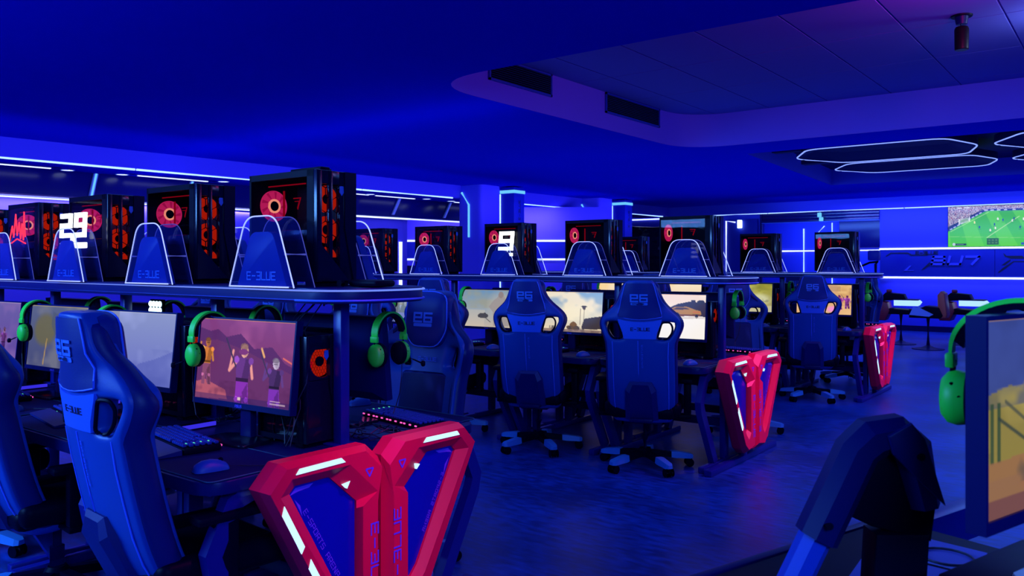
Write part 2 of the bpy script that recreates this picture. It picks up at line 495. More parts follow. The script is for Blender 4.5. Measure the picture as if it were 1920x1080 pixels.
    i = [(a * .72, backline(b) - .036 if b < .62 else backline(b) - .018, b if b < .5 else b - .02) for a, b in prof]
    base = [(a * 1.05, backline(b) + .05, b) for a, b in prof]
    loft(bm, [base, o, i], True, True)
    build('lower_cover', bm, 'leather_side', t, smooth=.5)
    # front cushion of the backrest and head pillow
    bm = nb(); V = []
    for z in (.46, .55, .7, .85, .95):
        w = halfw(z) * .62
        V.append([bm.verts.new((w * s, rear_y(w * s, z) + .115 - .02 * s ** 4, z)) for s in (-1, -.6, 0, .6, 1)])
    for A, C in zip(V, V[1:]):
        for k in range(4): bm.faces.new((A[k], A[k + 1], C[k + 1], C[k]))
    bmesh.ops.solidify(bm, geom=bm.faces[:], thickness=.05)
    build('back_cushion', bm, 'leather_dark', t, smooth=9, mod=1)
    quick('front_badge', lambda b: strokes(b, 'E-BLUE', lambda a, z, tt: (-a, backline(1.03) + .108 + tt, z), -.05, 1.0, .018, w=.82, gap=.3, st=.2), 'badge', t)
    bm = nb()
    pil = rounded([(-.125, 1.34), (-.135, 1.16), (-.08, 1.075), (.08, 1.075), (.135, 1.16), (.125, 1.34), (.06, 1.362), (-.06, 1.362)], .04, 3)
    fn = lambda a, b, tt: (a, backline(b) + tt, b)
    cc = [(a * .86, (b - 1.21) * .86 + 1.21) for a, b in pil]
    loft(bm, [[fn(a, b, .07) for a, b in pil], [fn(a * 1.04, (b - 1.21) * 1.03 + 1.21, .10) for a, b in pil], [fn(a, b, .13) for a, b in pil], [fn(a, b, .148) for a, b in cc], [fn(a * .5, (b - 1.21) * .5 + 1.21, .155) for a, b in pil]], True, True)
    hpil = build('head_pillow', bm, 'leather_dark', t, smooth=.9)
    bm = nb()
    tube(bm, [fn(a * 1.0, b, .131) for a, b in pil], .0035, 6, closed=True)
    build('pillow_piping', bm, 'piping', hpil)
    bm = nb()
    fp = lambda a, b, tt: (-a, backline(b) + .154 + tt, b)
    strokes(bm, 'e6', fp, -.057, 1.205, .044, w=1.05, gap=.42, st=.24)
    prism(bm, rounded([(-.058, 1.180), (.058, 1.180), (.058, 1.197), (-.058, 1.197)], .006), fp, 0, .003)
    build('pillow_logo', bm, 'logo', hpil)
    # seat, arms, column, star base
    bm = nb()
    box(bm, (0, .03, .43), (.46, .52, .09), .035, seg=3)
    for s in (-1, 1): box(bm, (s * .225, .03, .455), (.09, .50, .11), .04, seg=3)
    build('seat', bm, 'black', t, smooth=1.0)
    for s in (-1, 1):
        bm = nb()
        box(bm, (s * .305, -.02, .515), (.05, .09, .24), .012)
        box(bm, (s * .24, -.02, .385), (.18, .09, .03), .008)
        a = build('armrest', bm, 'black', t)
        quick('arm_pad', lambda b: box(b, (s * .305, .0, .648), (.085, .26, .035), .014), 'black', a)
    bm = nb()
    box(bm, (0, 0, .36), (.22, .28, .05), .01)
    box(bm, (0, -.2, .385), (.16, .2, .025), .006)
    build('tilt_plate', bm, 'black_steel', t)
    bm = nb(); cyl(bm, (0, 0, .10), (0, 0, .23), .030); cyl(bm, (0, 0, .22), (0, 0, .35), .018)
    build('gas_column', bm, 'black_steel', t)
    bm = nb(); lathe(bm, [(.035, .075), (.055, .085), (.055, .12), (.038, .14)], 20)
    build('hub', bm, 'black', t)
    for k in range(5):
        a = 2 * PI * k / 5 + .30
        rot = Matrix.Rotation(a, 4, 'Z')
        bm = nb()
        sec = lambda x, w, zb, zt: [(x, -w, zb), (x, w, zb), (x, w * .8, zt), (x, -w * .8, zt)]
        loft(bm, [sec(.04, .028, .085, .125), sec(.18, .026, .072, .108), sec(.335, .022, .064, .088)], True, True)
        bmesh.ops.transform(bm, matrix=rot, verts=bm.verts[:])
        sp = build('spoke', bm, 'black', t, smooth=.4)
        bm = nb()
        loft(bm, [sec(.19, .029, .070, .112), sec(.22, .033, .066, .112), sec(.33, .030, .060, .094), sec(.352, .018, .062, .085)], True, True)
        bmesh.ops.transform(bm, matrix=rot, verts=bm.verts[:])
        build('foot_cap', bm, 'foot_cap', sp, smooth=.4)
        bm = nb()
        for yy in (-.020, .020): cyl(bm, (.325, yy - .011, .030), (.325, yy + .011, .030), .030, seg=16)
        cyl(bm, (.325, 0, .03), (.318, 0, .075), .010, seg=8)
        box(bm, (.325, 0, .045), (.045, .016, .03), .004)
        bmesh.ops.transform(bm, matrix=rot, verts=bm.verts[:])
        build('caster', bm, 'black', sp)
    return t

# ------------------------------------------------------------------ tower computer (case side towards -Y, case front towards +X); origin at the base centre
def hexgrid(bm, cx, cz, w, h, r, bar, fn):
    dx = r * math.sqrt(3); dz = r * 1.5; row = 0; z = cz - h / 2
    while z <= cz + h / 2 + r:
        x = cx - w / 2 + (dx / 2 if row % 2 else 0)
        while x <= cx + w / 2 + dx / 2:
            for k in range(3):
                a = PI / 2 + k * PI * 2 / 3
                b = a + PI / 3
                p = (x + r * math.cos(a), z + r * math.sin(a)); q = (x + r * math.cos(b), z + r * math.sin(b))
                P = [min(max(v, lo), hi) for v, lo, hi in ((p[0], cx - w / 2, cx + w / 2), (p[1], cz - h / 2, cz + h / 2), (q[0], cx - w / 2, cx + w / 2), (q[1], cz - h / 2, cz + h / 2))]
                if abs(P[0] - P[2]) + abs(P[1] - P[3]) > 1e-4:
                    tube(bm, [fn(P[0], P[1]), fn(P[2], P[3])], bar, 4)
            x += dx
        z += dz; row += 1

def make_tower(w=.205, l=.44, h=.473, desk=False):
    t = thing('tower_computer', '', 'computer')
    X0, X1, Y0, Y1 = -l / 2, l / 2, -w / 2, w / 2
    z0 = .02
    bm = nb()
    span(bm, (X0, Y0 + .004, z0), (X1 - .012, Y1, z0 + .012))
    span(bm, (X0, Y0 + .004, h - .014), (X1 - .012, Y1, h), .003)
    span(bm, (X0, Y1 - .006, z0), (X1 - .012, Y1, h), .002)
    span(bm, (X0, Y0 + .004, z0), (X0 + .012, Y1, h))
    span(bm, (X0 + .01, Y0 + .012, z0 + .01), (X1 - .02, Y1 - .01, z0 + .10))     # shroud
    span(bm, (X0 + .10, Y1 - .03, z0 + .1), (X1 - .08, Y1 - .006, h - .02))          # board tray
    build('case', bm, 'black', t)
    for sx in (-1, 1): quick('foot_rail', lambda b: box(b, (sx * (l / 2 - .05), 0, .011), (.05, w - .02, .022), .003), 'black', t)
    # front shell with its opening, honeycomb and fans
    bm = nb(); xf = X1 + .004
    ya, yb = (Y0 + w * .13, Y0 + w * .60) if not desk else (Y0 + .012, Y1 - .012)
    span(bm, (X1 - .02, Y0, z0), (X1 + .012, ya, h), .003)
    span(bm, (X1 - .02, yb, z0), (X1 + .006, Y1, h), .003)
    span(bm, (X1 - .02, ya, h - .055), (X1 + .004, yb, h), .002)
    span(bm, (X1 - .02, ya, z0), (X1 + .004, yb, z0 + .06), .002)
    if desk:
        zc0 = h - .105
        for q in range(28):      # plate with a round opening
            a0, a1 = 2 * PI * q / 28, 2 * PI * (q + 1) / 28
            sq = lambda a: max(abs(math.cos(a)) / ((yb - ya) / 2), abs(math.sin(a)) / .072)
            ym = (ya + yb) / 2
            prism(bm, [(ym + .062 * math.cos(a0), zc0 + .062 * math.sin(a0)), (ym + math.cos(a0) / sq(a0), zc0 + math.sin(a0) / sq(a0)), (ym + math.cos(a1) / sq(a1), zc0 + math.sin(a1) / sq(a1)), (ym + .062 * math.cos(a1), zc0 + .062 * math.sin(a1))], YZ, X1 - .006, X1 + .002)
        span(bm, (X1 - .02, ya, z0 + .05), (X1 + .002, yb, zc0 - .070))
    else:
        span(bm, (X1 - .012, ya + (yb - ya) * .42, z0), (X1 + .008, ya + (yb - ya) * .60, h), .002)
        prism(bm, [(Y0 + .004, z0 + .004), (Y1 - .04, z0 + .004), (Y0 + .004, z0 + .17)], YZ, X1 - .004, X1 + .014)
    prism(bm, [(Y1 - .012, z0), (Y1, z0), (Y1, h), (Y1 - .06, h), (Y1 - .06, z0 + .22)], YZ, X1 - .01, X1 + .013)
    fp = build('front_panel', bm, 'black_gloss', t)
    bm = nb()
    if desk: hexgrid(bm, (ya + yb) / 2, h - .105, .124, .124, .008, .0009, lambda a, b: (X1 - .008, a, b))
    else: hexgrid(bm, (ya + yb) / 2, (z0 + h) / 2, yb - ya, h - .14, .034, .0026, lambda a, b: (X1 - .004, a, b))
    build('honeycomb', bm, 'black', fp)
    bm = nb()
    sh = [(Y1 - .082, h - .06), (Y1 - .064, h - .06), (Y1 - .062, h - .085), (Y1 - .073, h - .10), (Y1 - .084, h - .085)]
    prism(bm, sh, YZ, X1 + .004, X1 + .0075)
    build('shield_badge', bm, 'plaque_text', fp)
    for k in range(1 if desk else 3):
        zc = h - (.105 if desk else .115) - k * .125; rr = .062 if desk else .056; yc = (ya + yb) / 2 + .004
        bm = nb()
        cr = lambda r, x: [(x, yc + r * math.cos(2 * PI * q / 28), zc + r * math.sin(2 * PI * q / 28)) for q in range(28)]
        loft(bm, [cr(.020, X1 - .030), cr(rr, X1 - .030), cr(rr, X1 - .026), cr(.020, X1 - .026), cr(.020, X1 - .030)])
        fr = build('front_fan', bm, 'fan_front', t)
        bm = nb(); cyl(bm, (X1 - .034, yc, zc), (X1 - .020, yc, zc), .020)
        build('fan_hub', bm, 'black', fr)
    # inside the glass side: rear fan, card, red lines
    xr = X0 + .075 if not desk else X1 - .10
    zc = h - .125; yy = Y0 + .04
    bm = nb()
    NS = 40
    if desk: PF = lambda a, b, tt: (xr + a, tt, zc + b)
    else:
        yy = 0.0; PF = lambda a, b, tt: (X0 + .030 - tt, .002 + a, zc + b)
    ring = lambda r, y: [PF(r * math.cos(2 * PI * k / NS), r * math.sin(2 * PI * k / NS), y) for k in range(NS)]
    loft(bm, [ring(.022, yy - .003), ring(.031, yy - .004), ring(.031, yy + .003), ring(.022, yy + .003), ring(.022, yy - .003)])
    rf = build('rear_fan', bm, 'fan_ring', t)
    bm = nb()
    for q in range(9):
        a0 = 2 * PI * q / 9; P = []
        for rr, da in ((.032, 0), (.064, .18), (.064, .62), (.032, .46)): P.append((rr * math.cos(a0 + da), rr * math.sin(a0 + da)))
        prism(bm, P, PF, yy, yy + .004)
    loft(bm, [ring(.065, yy), ring(.068, yy), ring(.068, yy + .006), ring(.065, yy + .006), ring(.065, yy)])
    build('fan_blades', bm, 'fan_glow', rf)
    bm = nb(); loft(bm, [ring(.0225, yy + .008), ring(.067, yy + .008), ring(.067, yy + .009), ring(.0225, yy + .009), ring(.0225, yy + .008)]); build('fan_disc', bm, 'fan_disc', rf)
    bm = nb(); cyl(bm, PF(0, 0, yy - .003), PF(0, 0, yy + .007), .0215, seg=20)
    build('fan_hub', bm, 'black', rf)
    bm = nb()
    span(bm, (X0 + .12, Y0 + .03, z0 + .17), (X1 - .07, Y0 + .10, z0 + .215), .004)
    build('graphics_card', bm, 'black_gloss', t)
    bm = nb()
    span(bm, (X0 + .09, Y0 + .03, h - .052), (X1 - .10, Y0 + .034, h - .047))
    if not desk: span(bm, (X0 + .165, Y0 + .05, h - .18), (X0 + .172, Y0 + .056, h - .07))
    gx, gz = X0 + .27, h - .13
    strokes(bm, '7', lambda a, b, tt: (gx + a, Y0 + .05 - tt, gz + b), -.03, -.02, .045, w=1.0, st=.10)
    strokes(bm, '7', lambda a, b, tt: (gx + a, Y0 + .05 - tt, gz + b), -.022, -.016, .028, w=1.0, st=.10)
    build('case_light', bm, 'red_line', t)
    quick('side_glass', lambda b: span(b, (X0 + .004, Y0, z0 + .008), (X1 - .018, Y0 + .004, h - .008)), 'glass', t)
    bm = nb()
    span(bm, (X0, Y0 - .001, z0), (X0 + .012, Y0 + .006, h)); span(bm, (X1 - .05, Y0 - .001, z0), (X1 - .01, Y0 + .006, h))
    span(bm, (X0, Y0 - .001, h - .026), (X1 - .01, Y0 + .006, h)); span(bm, (X0, Y0 - .001, z0), (X1 - .01, Y0 + .006, z0 + .02))
    build('side_frame', bm, 'black', t)
    return t

# ------------------------------------------------------------------ clear number plate that stands on the shelf in front of each computer
def make_plate():
    t = thing('acrylic_stand', '', 'stand')
    H_, wb, wt = .283, .425, .20
    out = [(-wb / 2, 0), (wb / 2, 0), (wt / 2, H_), (-wt / 2, H_)]
    rp = rounded(out, [0, 0, .06, .06], 7)
    openp = rp[1:] + rp[:1]      # starts at right bottom, over the top, ends at left bottom
    for nm, y, led, rad in (('front_sheet', -.05, 'edge_led', .0030), ('back_sheet', .05, 'edge_dim', .0020)):
        o = quick(nm, lambda b: prism(b, rp, XZ, y, y + .005), 'acrylic', t, smooth=.8)
        quick('lit_edge', lambda b: tube(b, [(a, y + .0025, z) for a, z in openp], rad, 6), led, o)
    pw = rounded([(-.166, .002), (.166, .002), (.070, .220), (-.070, .220)], [0, 0, .03, .03], 5)
    p = quick('plaque', lambda b: prism(b, pw, XZ, -.043, -.005, .003), 'plaque', t, smooth=.5)
    tx = text_width('E-BLUE', .030, .80, .28)
    quick('lettering', lambda b: strokes(b, 'E-BLUE', lambda a, z, tt: (a, -.0435 - tt, z), -tx / 2, .030, .030, w=.80, gap=.28, st=.17), 'plaque_text', p)
    for s in (-1, 1): quick('spacer', lambda b: tube(b, [(s * .155, -.047, .13), (s * .155, .052, .13)], .004, 8), 'edge_dim', t)
    quick('base_light', lambda b: span(b, (-.19, -.062, 0), (.19, -.054, .005)), 'edge_led', t)
    return t

# ------------------------------------------------------------------ headset draped over a screen's corner: the band lies in the YZ plane, its top at the origin
def make_headset():
    t = thing('headset', '', 'headset')
    rr = .088
    arc = [(rr * math.cos(a), rr * 1.05 * math.sin(a) - rr * 1.05) for a in [math.radians(v) for v in range(-8, 189, 7)]]
    bm = nb()
    loft(bm, [[(-.017, y * 1.05, z + .004), (.017, y * 1.05, z + .004), (.017, y * 1.0, z - .004), (-.017, y * 1.0, z - .004)] for y, z in arc], True, True)
    band = build('headband', bm, 'green', t, smooth=.7)
    bm = nb()
    loft(bm, [[(-.015, y * .99, z - .004), (.015, y * .99, z - .004), (.014, y * .86, z - .016), (-.014, y * .86, z - .016)] for y, z in arc[3:-3]], True, True)
    build('band_padding', bm, 'black', t, smooth=.7)
    for s in (-1, 1):
        bm = nb()
        box(bm, (0, s * rr * 1.035, -rr * 1.05 - .018), (.040, .012, .026), .003)
        build('band_clip', bm, 'green', t)
        bm = nb()
        tube(bm, [(0, s * rr * 1.0, -.11), (0, s * rr * 1.02, -.14), (.0, s * rr * 1.0, -.165)], .004, 6)
        tube(bm, [(-.036, s * rr * .86, -.172), (-.030, s * rr * .98, -.150), (0, s * rr * 1.02, -.142), (.030, s * rr * .98, -.150), (.036, s * rr * .86, -.172)], .0035, 6)
        build('yoke', bm, 'black', t)
        cup = lambda r, y: [(r * .80 * math.cos(2 * PI * k / 24), s * y, -.178 + r * math.sin(2 * PI * k / 24)) for k in range(24)]
        bm = nb()
        loft(bm, [cup(.047, .070), cup(.050, .082), cup(.046, .095), cup(.034, .103), cup(.012, .106)], True, True)
        c = build('ear_cup', bm, 'green', t, smooth=.9)
        bm = nb()
        loft(bm, [cup(.040, .071), cup(.050, .070), cup(.052, .058), cup(.045, .046), cup(.026, .050)], True, True)
        build('ear_pad', bm, 'black', c, smooth=.9)
    bm = nb()
    tube(bm, [(-.020, -.098, -.200), (-.045, -.104, -.208), (-.085, -.112, -.222)], .0032, 6)
    lathe(bm, [(.006, -.012), (.010, -.006), (.010, .006), (.006, .012)], 10, (-.092, -.114, -.224))
    build('microphone', bm, 'black', t)
    bm = nb()
    tube(bm, [(.01, -.092, -.225), (.015, -.095, -.29), (.03, -.10, -.36), (.06, -.11, -.42), (.05, -.08, -.45)], .0022, 6)
    build('cord', bm, 'cable', t)
    return t
# ------------------------------------------------------------------ screen pictures, painted on a fine grid of coloured vertices
class Paint:
    def __init__(s, w, h, top, bot, seed=1):
        s.w, s.h = w, h
        s.v, s.u = np.meshgrid((np.arange(h) + .5) / h, (np.arange(w) + .5) / w, indexing='ij')
        t = s.v[..., None]
        s.a = np.array(top)[None, None] * (1 - t) + np.array(bot)[None, None] * t
        s.rng = np.random.default_rng(seed)
    def mix(s, m, c):
        m = np.clip(m, 0, 1)[..., None]; s.a = s.a * (1 - m) + np.array(c)[None, None] * m
    def poly(s, pts, c, al=1.0):
        ins = np.zeros(s.u.shape, bool); n = len(pts)
        for i in range(n):
            (x1, y1), (x2, y2) = pts[i], pts[(i + 1) % n]
            if y1 == y2: continue
            cond = ((y1 > s.v) != (y2 > s.v)) & (s.u < (x2 - x1) * (s.v - y1) / (y2 - y1) + x1)
            ins ^= cond
        s.mix(ins * al, c)
    def ell(s, cx, cy, rx, ry, c, al=1.0, soft=0.0):
        d = np.sqrt(((s.u - cx) / rx) ** 2 + ((s.v - cy) / ry) ** 2)
        m = np.clip((1 - d) / max(soft, 1e-3), 0, 1) if soft else (d < 1) * 1.0
        s.mix(m * al, c)
    def noise(s, nx, ny):
        g = s.rng.random((ny + 2, nx + 2)); x = s.u * nx; y = s.v * ny
        i = x.astype(int); j = y.astype(int); fx = x - i; fy = y - j
        fx = fx * fx * (3 - 2 * fx); fy = fy * fy * (3 - 2 * fy)
        return g[j, i] * (1 - fx) * (1 - fy) + g[j, i + 1] * fx * (1 - fy) + g[j + 1, i] * (1 - fx) * fy + g[j + 1, i + 1] * fx * fy
    def clouds(s, nx, ny, c, al, lo=.45, hi=.8, y0=0, y1=1):
        n = s.noise(nx, ny) * .65 + s.noise(nx * 3, ny * 3) * .35
        m = np.clip((n - lo) / (hi - lo), 0, 1) * al * ((s.v >= y0) & (s.v <= y1))
        s.mix(m, c)
    def rect(s, x0, y0, x1, y1, c, al=1.0):
        s.mix(((s.u >= x0) & (s.u <= x1) & (s.v >= y0) & (s.v <= y1)) * al, c)
    def line(s, x0, y0, x1, y1, wd, c, al=1.0, asp=16 / 9):
        dx, dy = (x1 - x0) * asp, (y1 - y0); L = dx * dx + dy * dy
        t = np.clip((((s.u - x0) * asp) * dx + (s.v - y0) * dy) / L, 0, 1)
        d = np.hypot((s.u - x0) * asp - t * dx, s.v - y0 - t * dy)
        s.mix(np.clip((wd - d) / (wd * .4), 0, 1) * al, c)
    def fig(s, x, y, h, cols, lean=0.0):
        """a plain generic figure with raised arm; y is the foot line"""
        hd, top, leg, arm = cols; k = h * 9 / 16
        s.poly([(x - .13 * k, y), (x - .02 * k, y), (x + .01 * k, y - .30 * h), (x + .05 * k, y - .05 * h), (x + .10 * k, y), (x + .20 * k, y), (x + .13 * k, y - .47 * h), (x - .13 * k, y - .47 * h)], leg)
        s.poly([(x - .13 * k, y - .45 * h), (x + .13 * k, y - .45 * h), (x + .19 * k, y - .78 * h), (x - .17 * k, y - .80 * h)], top)
        s.line(x - .14 * k, y - .74 * h, x - .30 * k, y - .60 * h, .035 * h, arm); s.line(x - .30 * k, y - .60 * h, x - .24 * k, y - .88 * h, .030 * h, arm)
        s.line(x + .16 * k, y - .74 * h, x + .22 * k, y - .52 * h, .035 * h, arm)
        s.line(x - .16 * k, y - .66 * h, x - .42 * k, y - 1.05 * h, .018 * h, (.25, .2, .35))
        sh = lambda c, f: tuple(min(1, v * f) for v in c)
        s.poly([(x - .02 * k, y - .46 * h), (x + .13 * k, y - .46 * h), (x + .18 * k, y - .77 * h), (x + .05 * k, y - .78 * h)], sh(top, .72), .8)
        s.poly([(x - .14 * k, y - .50 * h), (x + .14 * k, y - .50 * h), (x + .14 * k, y - .455 * h), (x - .14 * k, y - .455 * h)], sh(top, .5))
        s.poly([(x + .02 * k, y - .30 * h), (x + .12 * k, y - .44 * h), (x + .18 * k, y), (x + .11 * k, y)], sh(leg, .7), .8)
        s.ell(x - .15 * k, y - .76 * h, .055 * k, .05 * h, sh(top, 1.5)); s.ell(x + .17 * k, y - .75 * h, .055 * k, .05 * h, sh(top, 1.2))
        s.ell(x - .10 * k, y - .20 * h, .045 * k, .035 * h, sh(leg, 1.5)); s.ell(x + .12 * k, y - .20 * h, .045 * k, .035 * h, sh(leg, 1.3))
        s.ell(x + .01 * k, y - .89 * h, .085 * k, .095 * h, hd)
        s.ell(x + .035 * k, y - .885 * h, .06 * k, .085 * h, sh(hd, .8), .7, .3); s.ell(x + .0 * k, y - .95 * h, .09 * k, .05 * h, sh(hd, .6), .8)
        s.line(x - .04 * k, y - .885 * h, x + .05 * k, y - .885 * h, .010 * h, sh(hd, .35))
    def out(s):
        c = np.clip(s.a, 0, 1)
        return np.where(c <= .04045, c / 12.92, ((c + .055) / 1.055) ** 2.4)

def screen_grid(name, P, W, H, mat, parent, at):
    """flat emissive sheet W x H facing -Y, centred on `at`, coloured by picture P"""
    a = P.out(); h, w = P.h, P.w
    xs = (np.arange(w) / (w - 1) - .5) * W + at[0]; zs = (.5 - np.arange(h) / (h - 1)) * H + at[2]
    vs = [(x, at[1], z) for z in zs for x in xs]
    fs = [(j * w + i, (j + 1) * w + i, (j + 1) * w + i + 1, j * w + i + 1) for j in range(h - 1) for i in range(w - 1)]
    me = bpy.data.meshes.new(name); me.from_pydata(vs, [], fs)
    ca = me.color_attributes.new('Col', 'FLOAT_COLOR', 'POINT')
    buf = np.ones((h * w, 4), np.float32); buf[:, :3] = a.reshape(-1, 3)
    ca.data.foreach_set('color', buf.ravel())
    me.materials.append(M[mat])
    o = bpy.data.objects.new(name, me); COL.objects.link(o)
    if parent is not None: o.parent = parent
    return o

def pic_dusk(w, h):
    P = Paint(w, h, (.52, .25, .52), (.50, .22, .40), 3)
    P.clouds(4, 3, (.72, .38, .62), .55, .45, .8, 0, .5)
    P.poly([(0, .12), (.12, .16), (.2, .13), (.3, .22), (.45, .17), (.6, .34), (.78, .30), (.92, .48), (1, .52), (1, 1), (0, 1)], (.36, .17, .42))
    P.poly([(0, .30), (.2, .26), (.5, .36), (.7, .46), (1, .60), (1, 1), (0, 1)], (.44, .21, .42), .7)
    P.poly([(0, .80), (.1, .76), (.33, .86), (.36, .97), (0, 1)], (.80, .40, .45), .8)
    P.clouds(10, 8, (.30, .12, .30), .35, .5, .8, .75, 1)
    P.line(.90, .42, .98, .47, .012, (.95, .45, .40), .9)
    P.fig(.10, .82, .58, ((.75, .45, .25), (.85, .50, .25), (.55, .30, .45), (.85, .55, .25)))
    P.fig(.50, 1.12, .84, ((.93, .68, .62), (.42, .22, .55), (.55, .20, .72), (.95, .62, .60)))
    P.ell(.495, .385, .05, .035, (.50, .22, .50))
    P.fig(.83, 1.08, .66, ((.80, .72, .85), (.30, .18, .42), (.50, .20, .72), (.40, .25, .55)))
    P.line(.71, .42, .68, .33, .02, (1, .75, .45), .9)
    P.rect(0, 0, 1, .012, (.95, .65, .35), .9)
    P.rect(0, .925, 1, 1, (.20, .12, .40), .45)
    P.rect(.47, .93, .50, .965, (.95, .85, .80), .9)
    P.rect(.80, .92, .90, .93, (.95, .85, .85), .7); P.rect(.80, .95, .95, .96, (.95, .85, .85), .6)
    return P
def pic_fog(w, h):
    P = Paint(w, h, (.55, .60, .80), (.42, .45, .78), 5)
    P.clouds(3, 3, (.62, .66, .90), .8); P.clouds(4, 4, (.32, .36, .68), .6, .5, .8, .5, 1)
    P.poly([(.3, 1), (.55, .72), (.75, .64), (1, .5), (1, 1)], (.34, .38, .72), .6)
    P.ell(.14, .35, .13, .27, (.50, .46, .32), .8, .25); P.rect(0, 0, 1, .02, (.80, .82, .85), .6)
    P.rect(.0, .0, .22, .12, (.5, .5, .55), .5)
    return P
def pic_olive(w, h):
    P = Paint(w, h, (.36, .40, .55), (.28, .30, .48), 8)
    P.clouds(4, 3, (.50, .50, .55), .7); P.ell(.28, .40, .22, .3, (.45, .42, .26), .7, .3)
    P.line(.33, .55, .30, .95, .02, (.75, .60, .35), .8); P.rect(0, 0, 1, .015, (.8, .7, .4), .7)
    P.poly([(.4, .1), (.6, .18), (.62, .4), (.5, .55), (.38, .3)], (.30, .34, .45), .6)
    return P
def pic_violet(w, h):
    P = Paint(w, h, (.42, .38, .66), (.38, .28, .62), 9)
    P.clouds(4, 3, (.55, .42, .70), .7); P.fig(.7, .95, .5, ((.6, .4, .6), (.4, .2, .5), (.3, .15, .45), (.5, .3, .5)))
    P.rect(0, 0, 1, .02, (.8, .75, .8), .6)
    return P
def pic_car(w, h):
    P = Paint(w, h, (.98, .86, .76), (.99, .96, .93), 11)
    P.rect(0, .48, 1, 1, (1, .97, .94))
    P.clouds(5, 3, (1, .95, .85), .6, .4, .8, 0, .3)
    P.poly([(0, 0), (.12, .14), (.22, .40), (.2, .50), (0, .52)], (.78, .52, .36), .8)
    P.line(.20, .16, .19, .42, .02, (.30, .16, .12)); P.poly([(.16, .5), (.19, .2), (.24, .44), (.26, .5)], (.30, .16, .14))
    P.poly([(.52, .30), (.62, .22), (.78, .16), (.98, .18), (1, .18), (1, .50), (.55, .42)], (.22, .13, .16))
    P.rect(.8, .12, .86, .18, (.22, .13, .16)); P.ell(.93, .17, .05, .05, (.20, .14, .16))
    P.u = P.u - .09
    P.poly([(.26, .46), (.32, .36), (.43, .345), (.50, .285), (.66, .28), (.78, .345), (.84, .37), (.85, .43), (.82, .49), (.30, .50)], (.72, .50, .16))
    P.poly([(.46, .35), (.52, .30), (.64, .295), (.70, .34)], (.30, .18, .12))
    P.poly([(.26, .46), (.84, .44), (.82, .49), (.30, .50)], (.48, .27, .10))
    for x in (.35, .53): P.ell(x, .475, .028, .062, (.12, .08, .10)); P.ell(x, .475, .014, .03, (.55, .40, .30))
    P.ell(.79, .49, .02, .045, (.12, .08, .10)); P.rect(.74, .39, .83, .405, (.9, .3, .15), .9)
    P.poly([(.28, .52), (.86, .50), (.95, .53), (.5, .56)], (.80, .72, .68), .6)
    P.u = P.u + .09
    P.rect(0, 0, 1, .015, (.9, .6, .3), .8)
    return P
def pic_desert(w, h):
    P = Paint(w, h, (.52, .66, .80), (.98, .88, .72), 13)
    P.clouds(4, 3, (1, .93, .80), .9, .40, .7, 0, .7); P.ell(.55, .55, .5, .3, (1, .95, .80), .6, .6)
    P.line(.71, .36, .71, .80, .006, (.32, .26, .24)); P.line(.655, .42, .655, .8, .004, (.4, .33, .3)); P.ell(.71, .36, .05, .02, (.28, .24, .22)); P.ell(.71, .40, .025, .04, (.35, .28, .25))
    P.poly([(.68, .86), (.72, .66), (.84, .62), (1, .58), (1, .9), (.7, .92)], (.26, .22, .24))
    P.ell(.55, .84, .06, .10, (.48, .34, .16)); P.ell(.50, .88, .06, .05, (.40, .30, .2)); P.ell(.60, .90, .05, .06, (.35, .28, .22))
    P.clouds(14, 8, (.22, .20, .22), .7, .5, .7, .86, 1)
    P.rect(0, .93, 1, 1, (.50, .40, .38), .8); P.rect(0, 0, 1, .012, (.8, .5, .2), .7)
    return P
def pic_dust(w, h):
    P = Paint(w, h, (.42, .58, .74), (.78, .72, .66), 15)
    P.clouds(5, 3, (.62, .62, .56), .8, .4, .8, 0, .5); P.rect(0, .55, .45, 1, (.86, .80, .72), .35)
    P.ell(.75, .42, .3, .5, (.78, .74, .70), .5, .5)
    P.poly([(.52, .45), (.60, .28), (.66, .22), (.70, .10), (.76, .08), (.80, .20), (.92, .32), (.97, .55), (.90, .95), (.62, .95), (.60, .6)], (.62, .58, .58), .8)
    P.ell(.73, .13, .045, .09, (.58, .52, .52))
    P.ell(.42, .70, .10, .07, (.35, .34, .36), .9); P.poly([(.32, .7), (.36, .64), (.46, .62), (.52, .7), (.5, .75), (.34, .75)], (.28, .28, .32)); P.line(.44, .72, .56, .86, .012, (.3, .3, .33))
    P.rect(0, 0, 1, .012, (.8, .6, .3), .7)
    return P
def pic_forest(w, h):
    P = Paint(w, h, (.80, .84, .82), (.45, .52, .80), 17)
    for x in (.1, .22, .31, .45, .55, .68, .8, .93):
        hh = .35 + .25 * P.rng.random(); P.poly([(x - .07, .72), (x, .72 - hh), (x + .07, .72)], (.40, .46, .50), .75); P.line(x, .72 - hh, x, .75, .006, (.35, .30, .25))
    P.clouds(6, 4, (.60, .55, .40), .5, .5, .8, 0, .5); P.rect(0, .72, 1, 1, (.45, .50, .78), .7); P.rect(0, 0, 1, .02, (.9, .8, .4), .7)
    return P
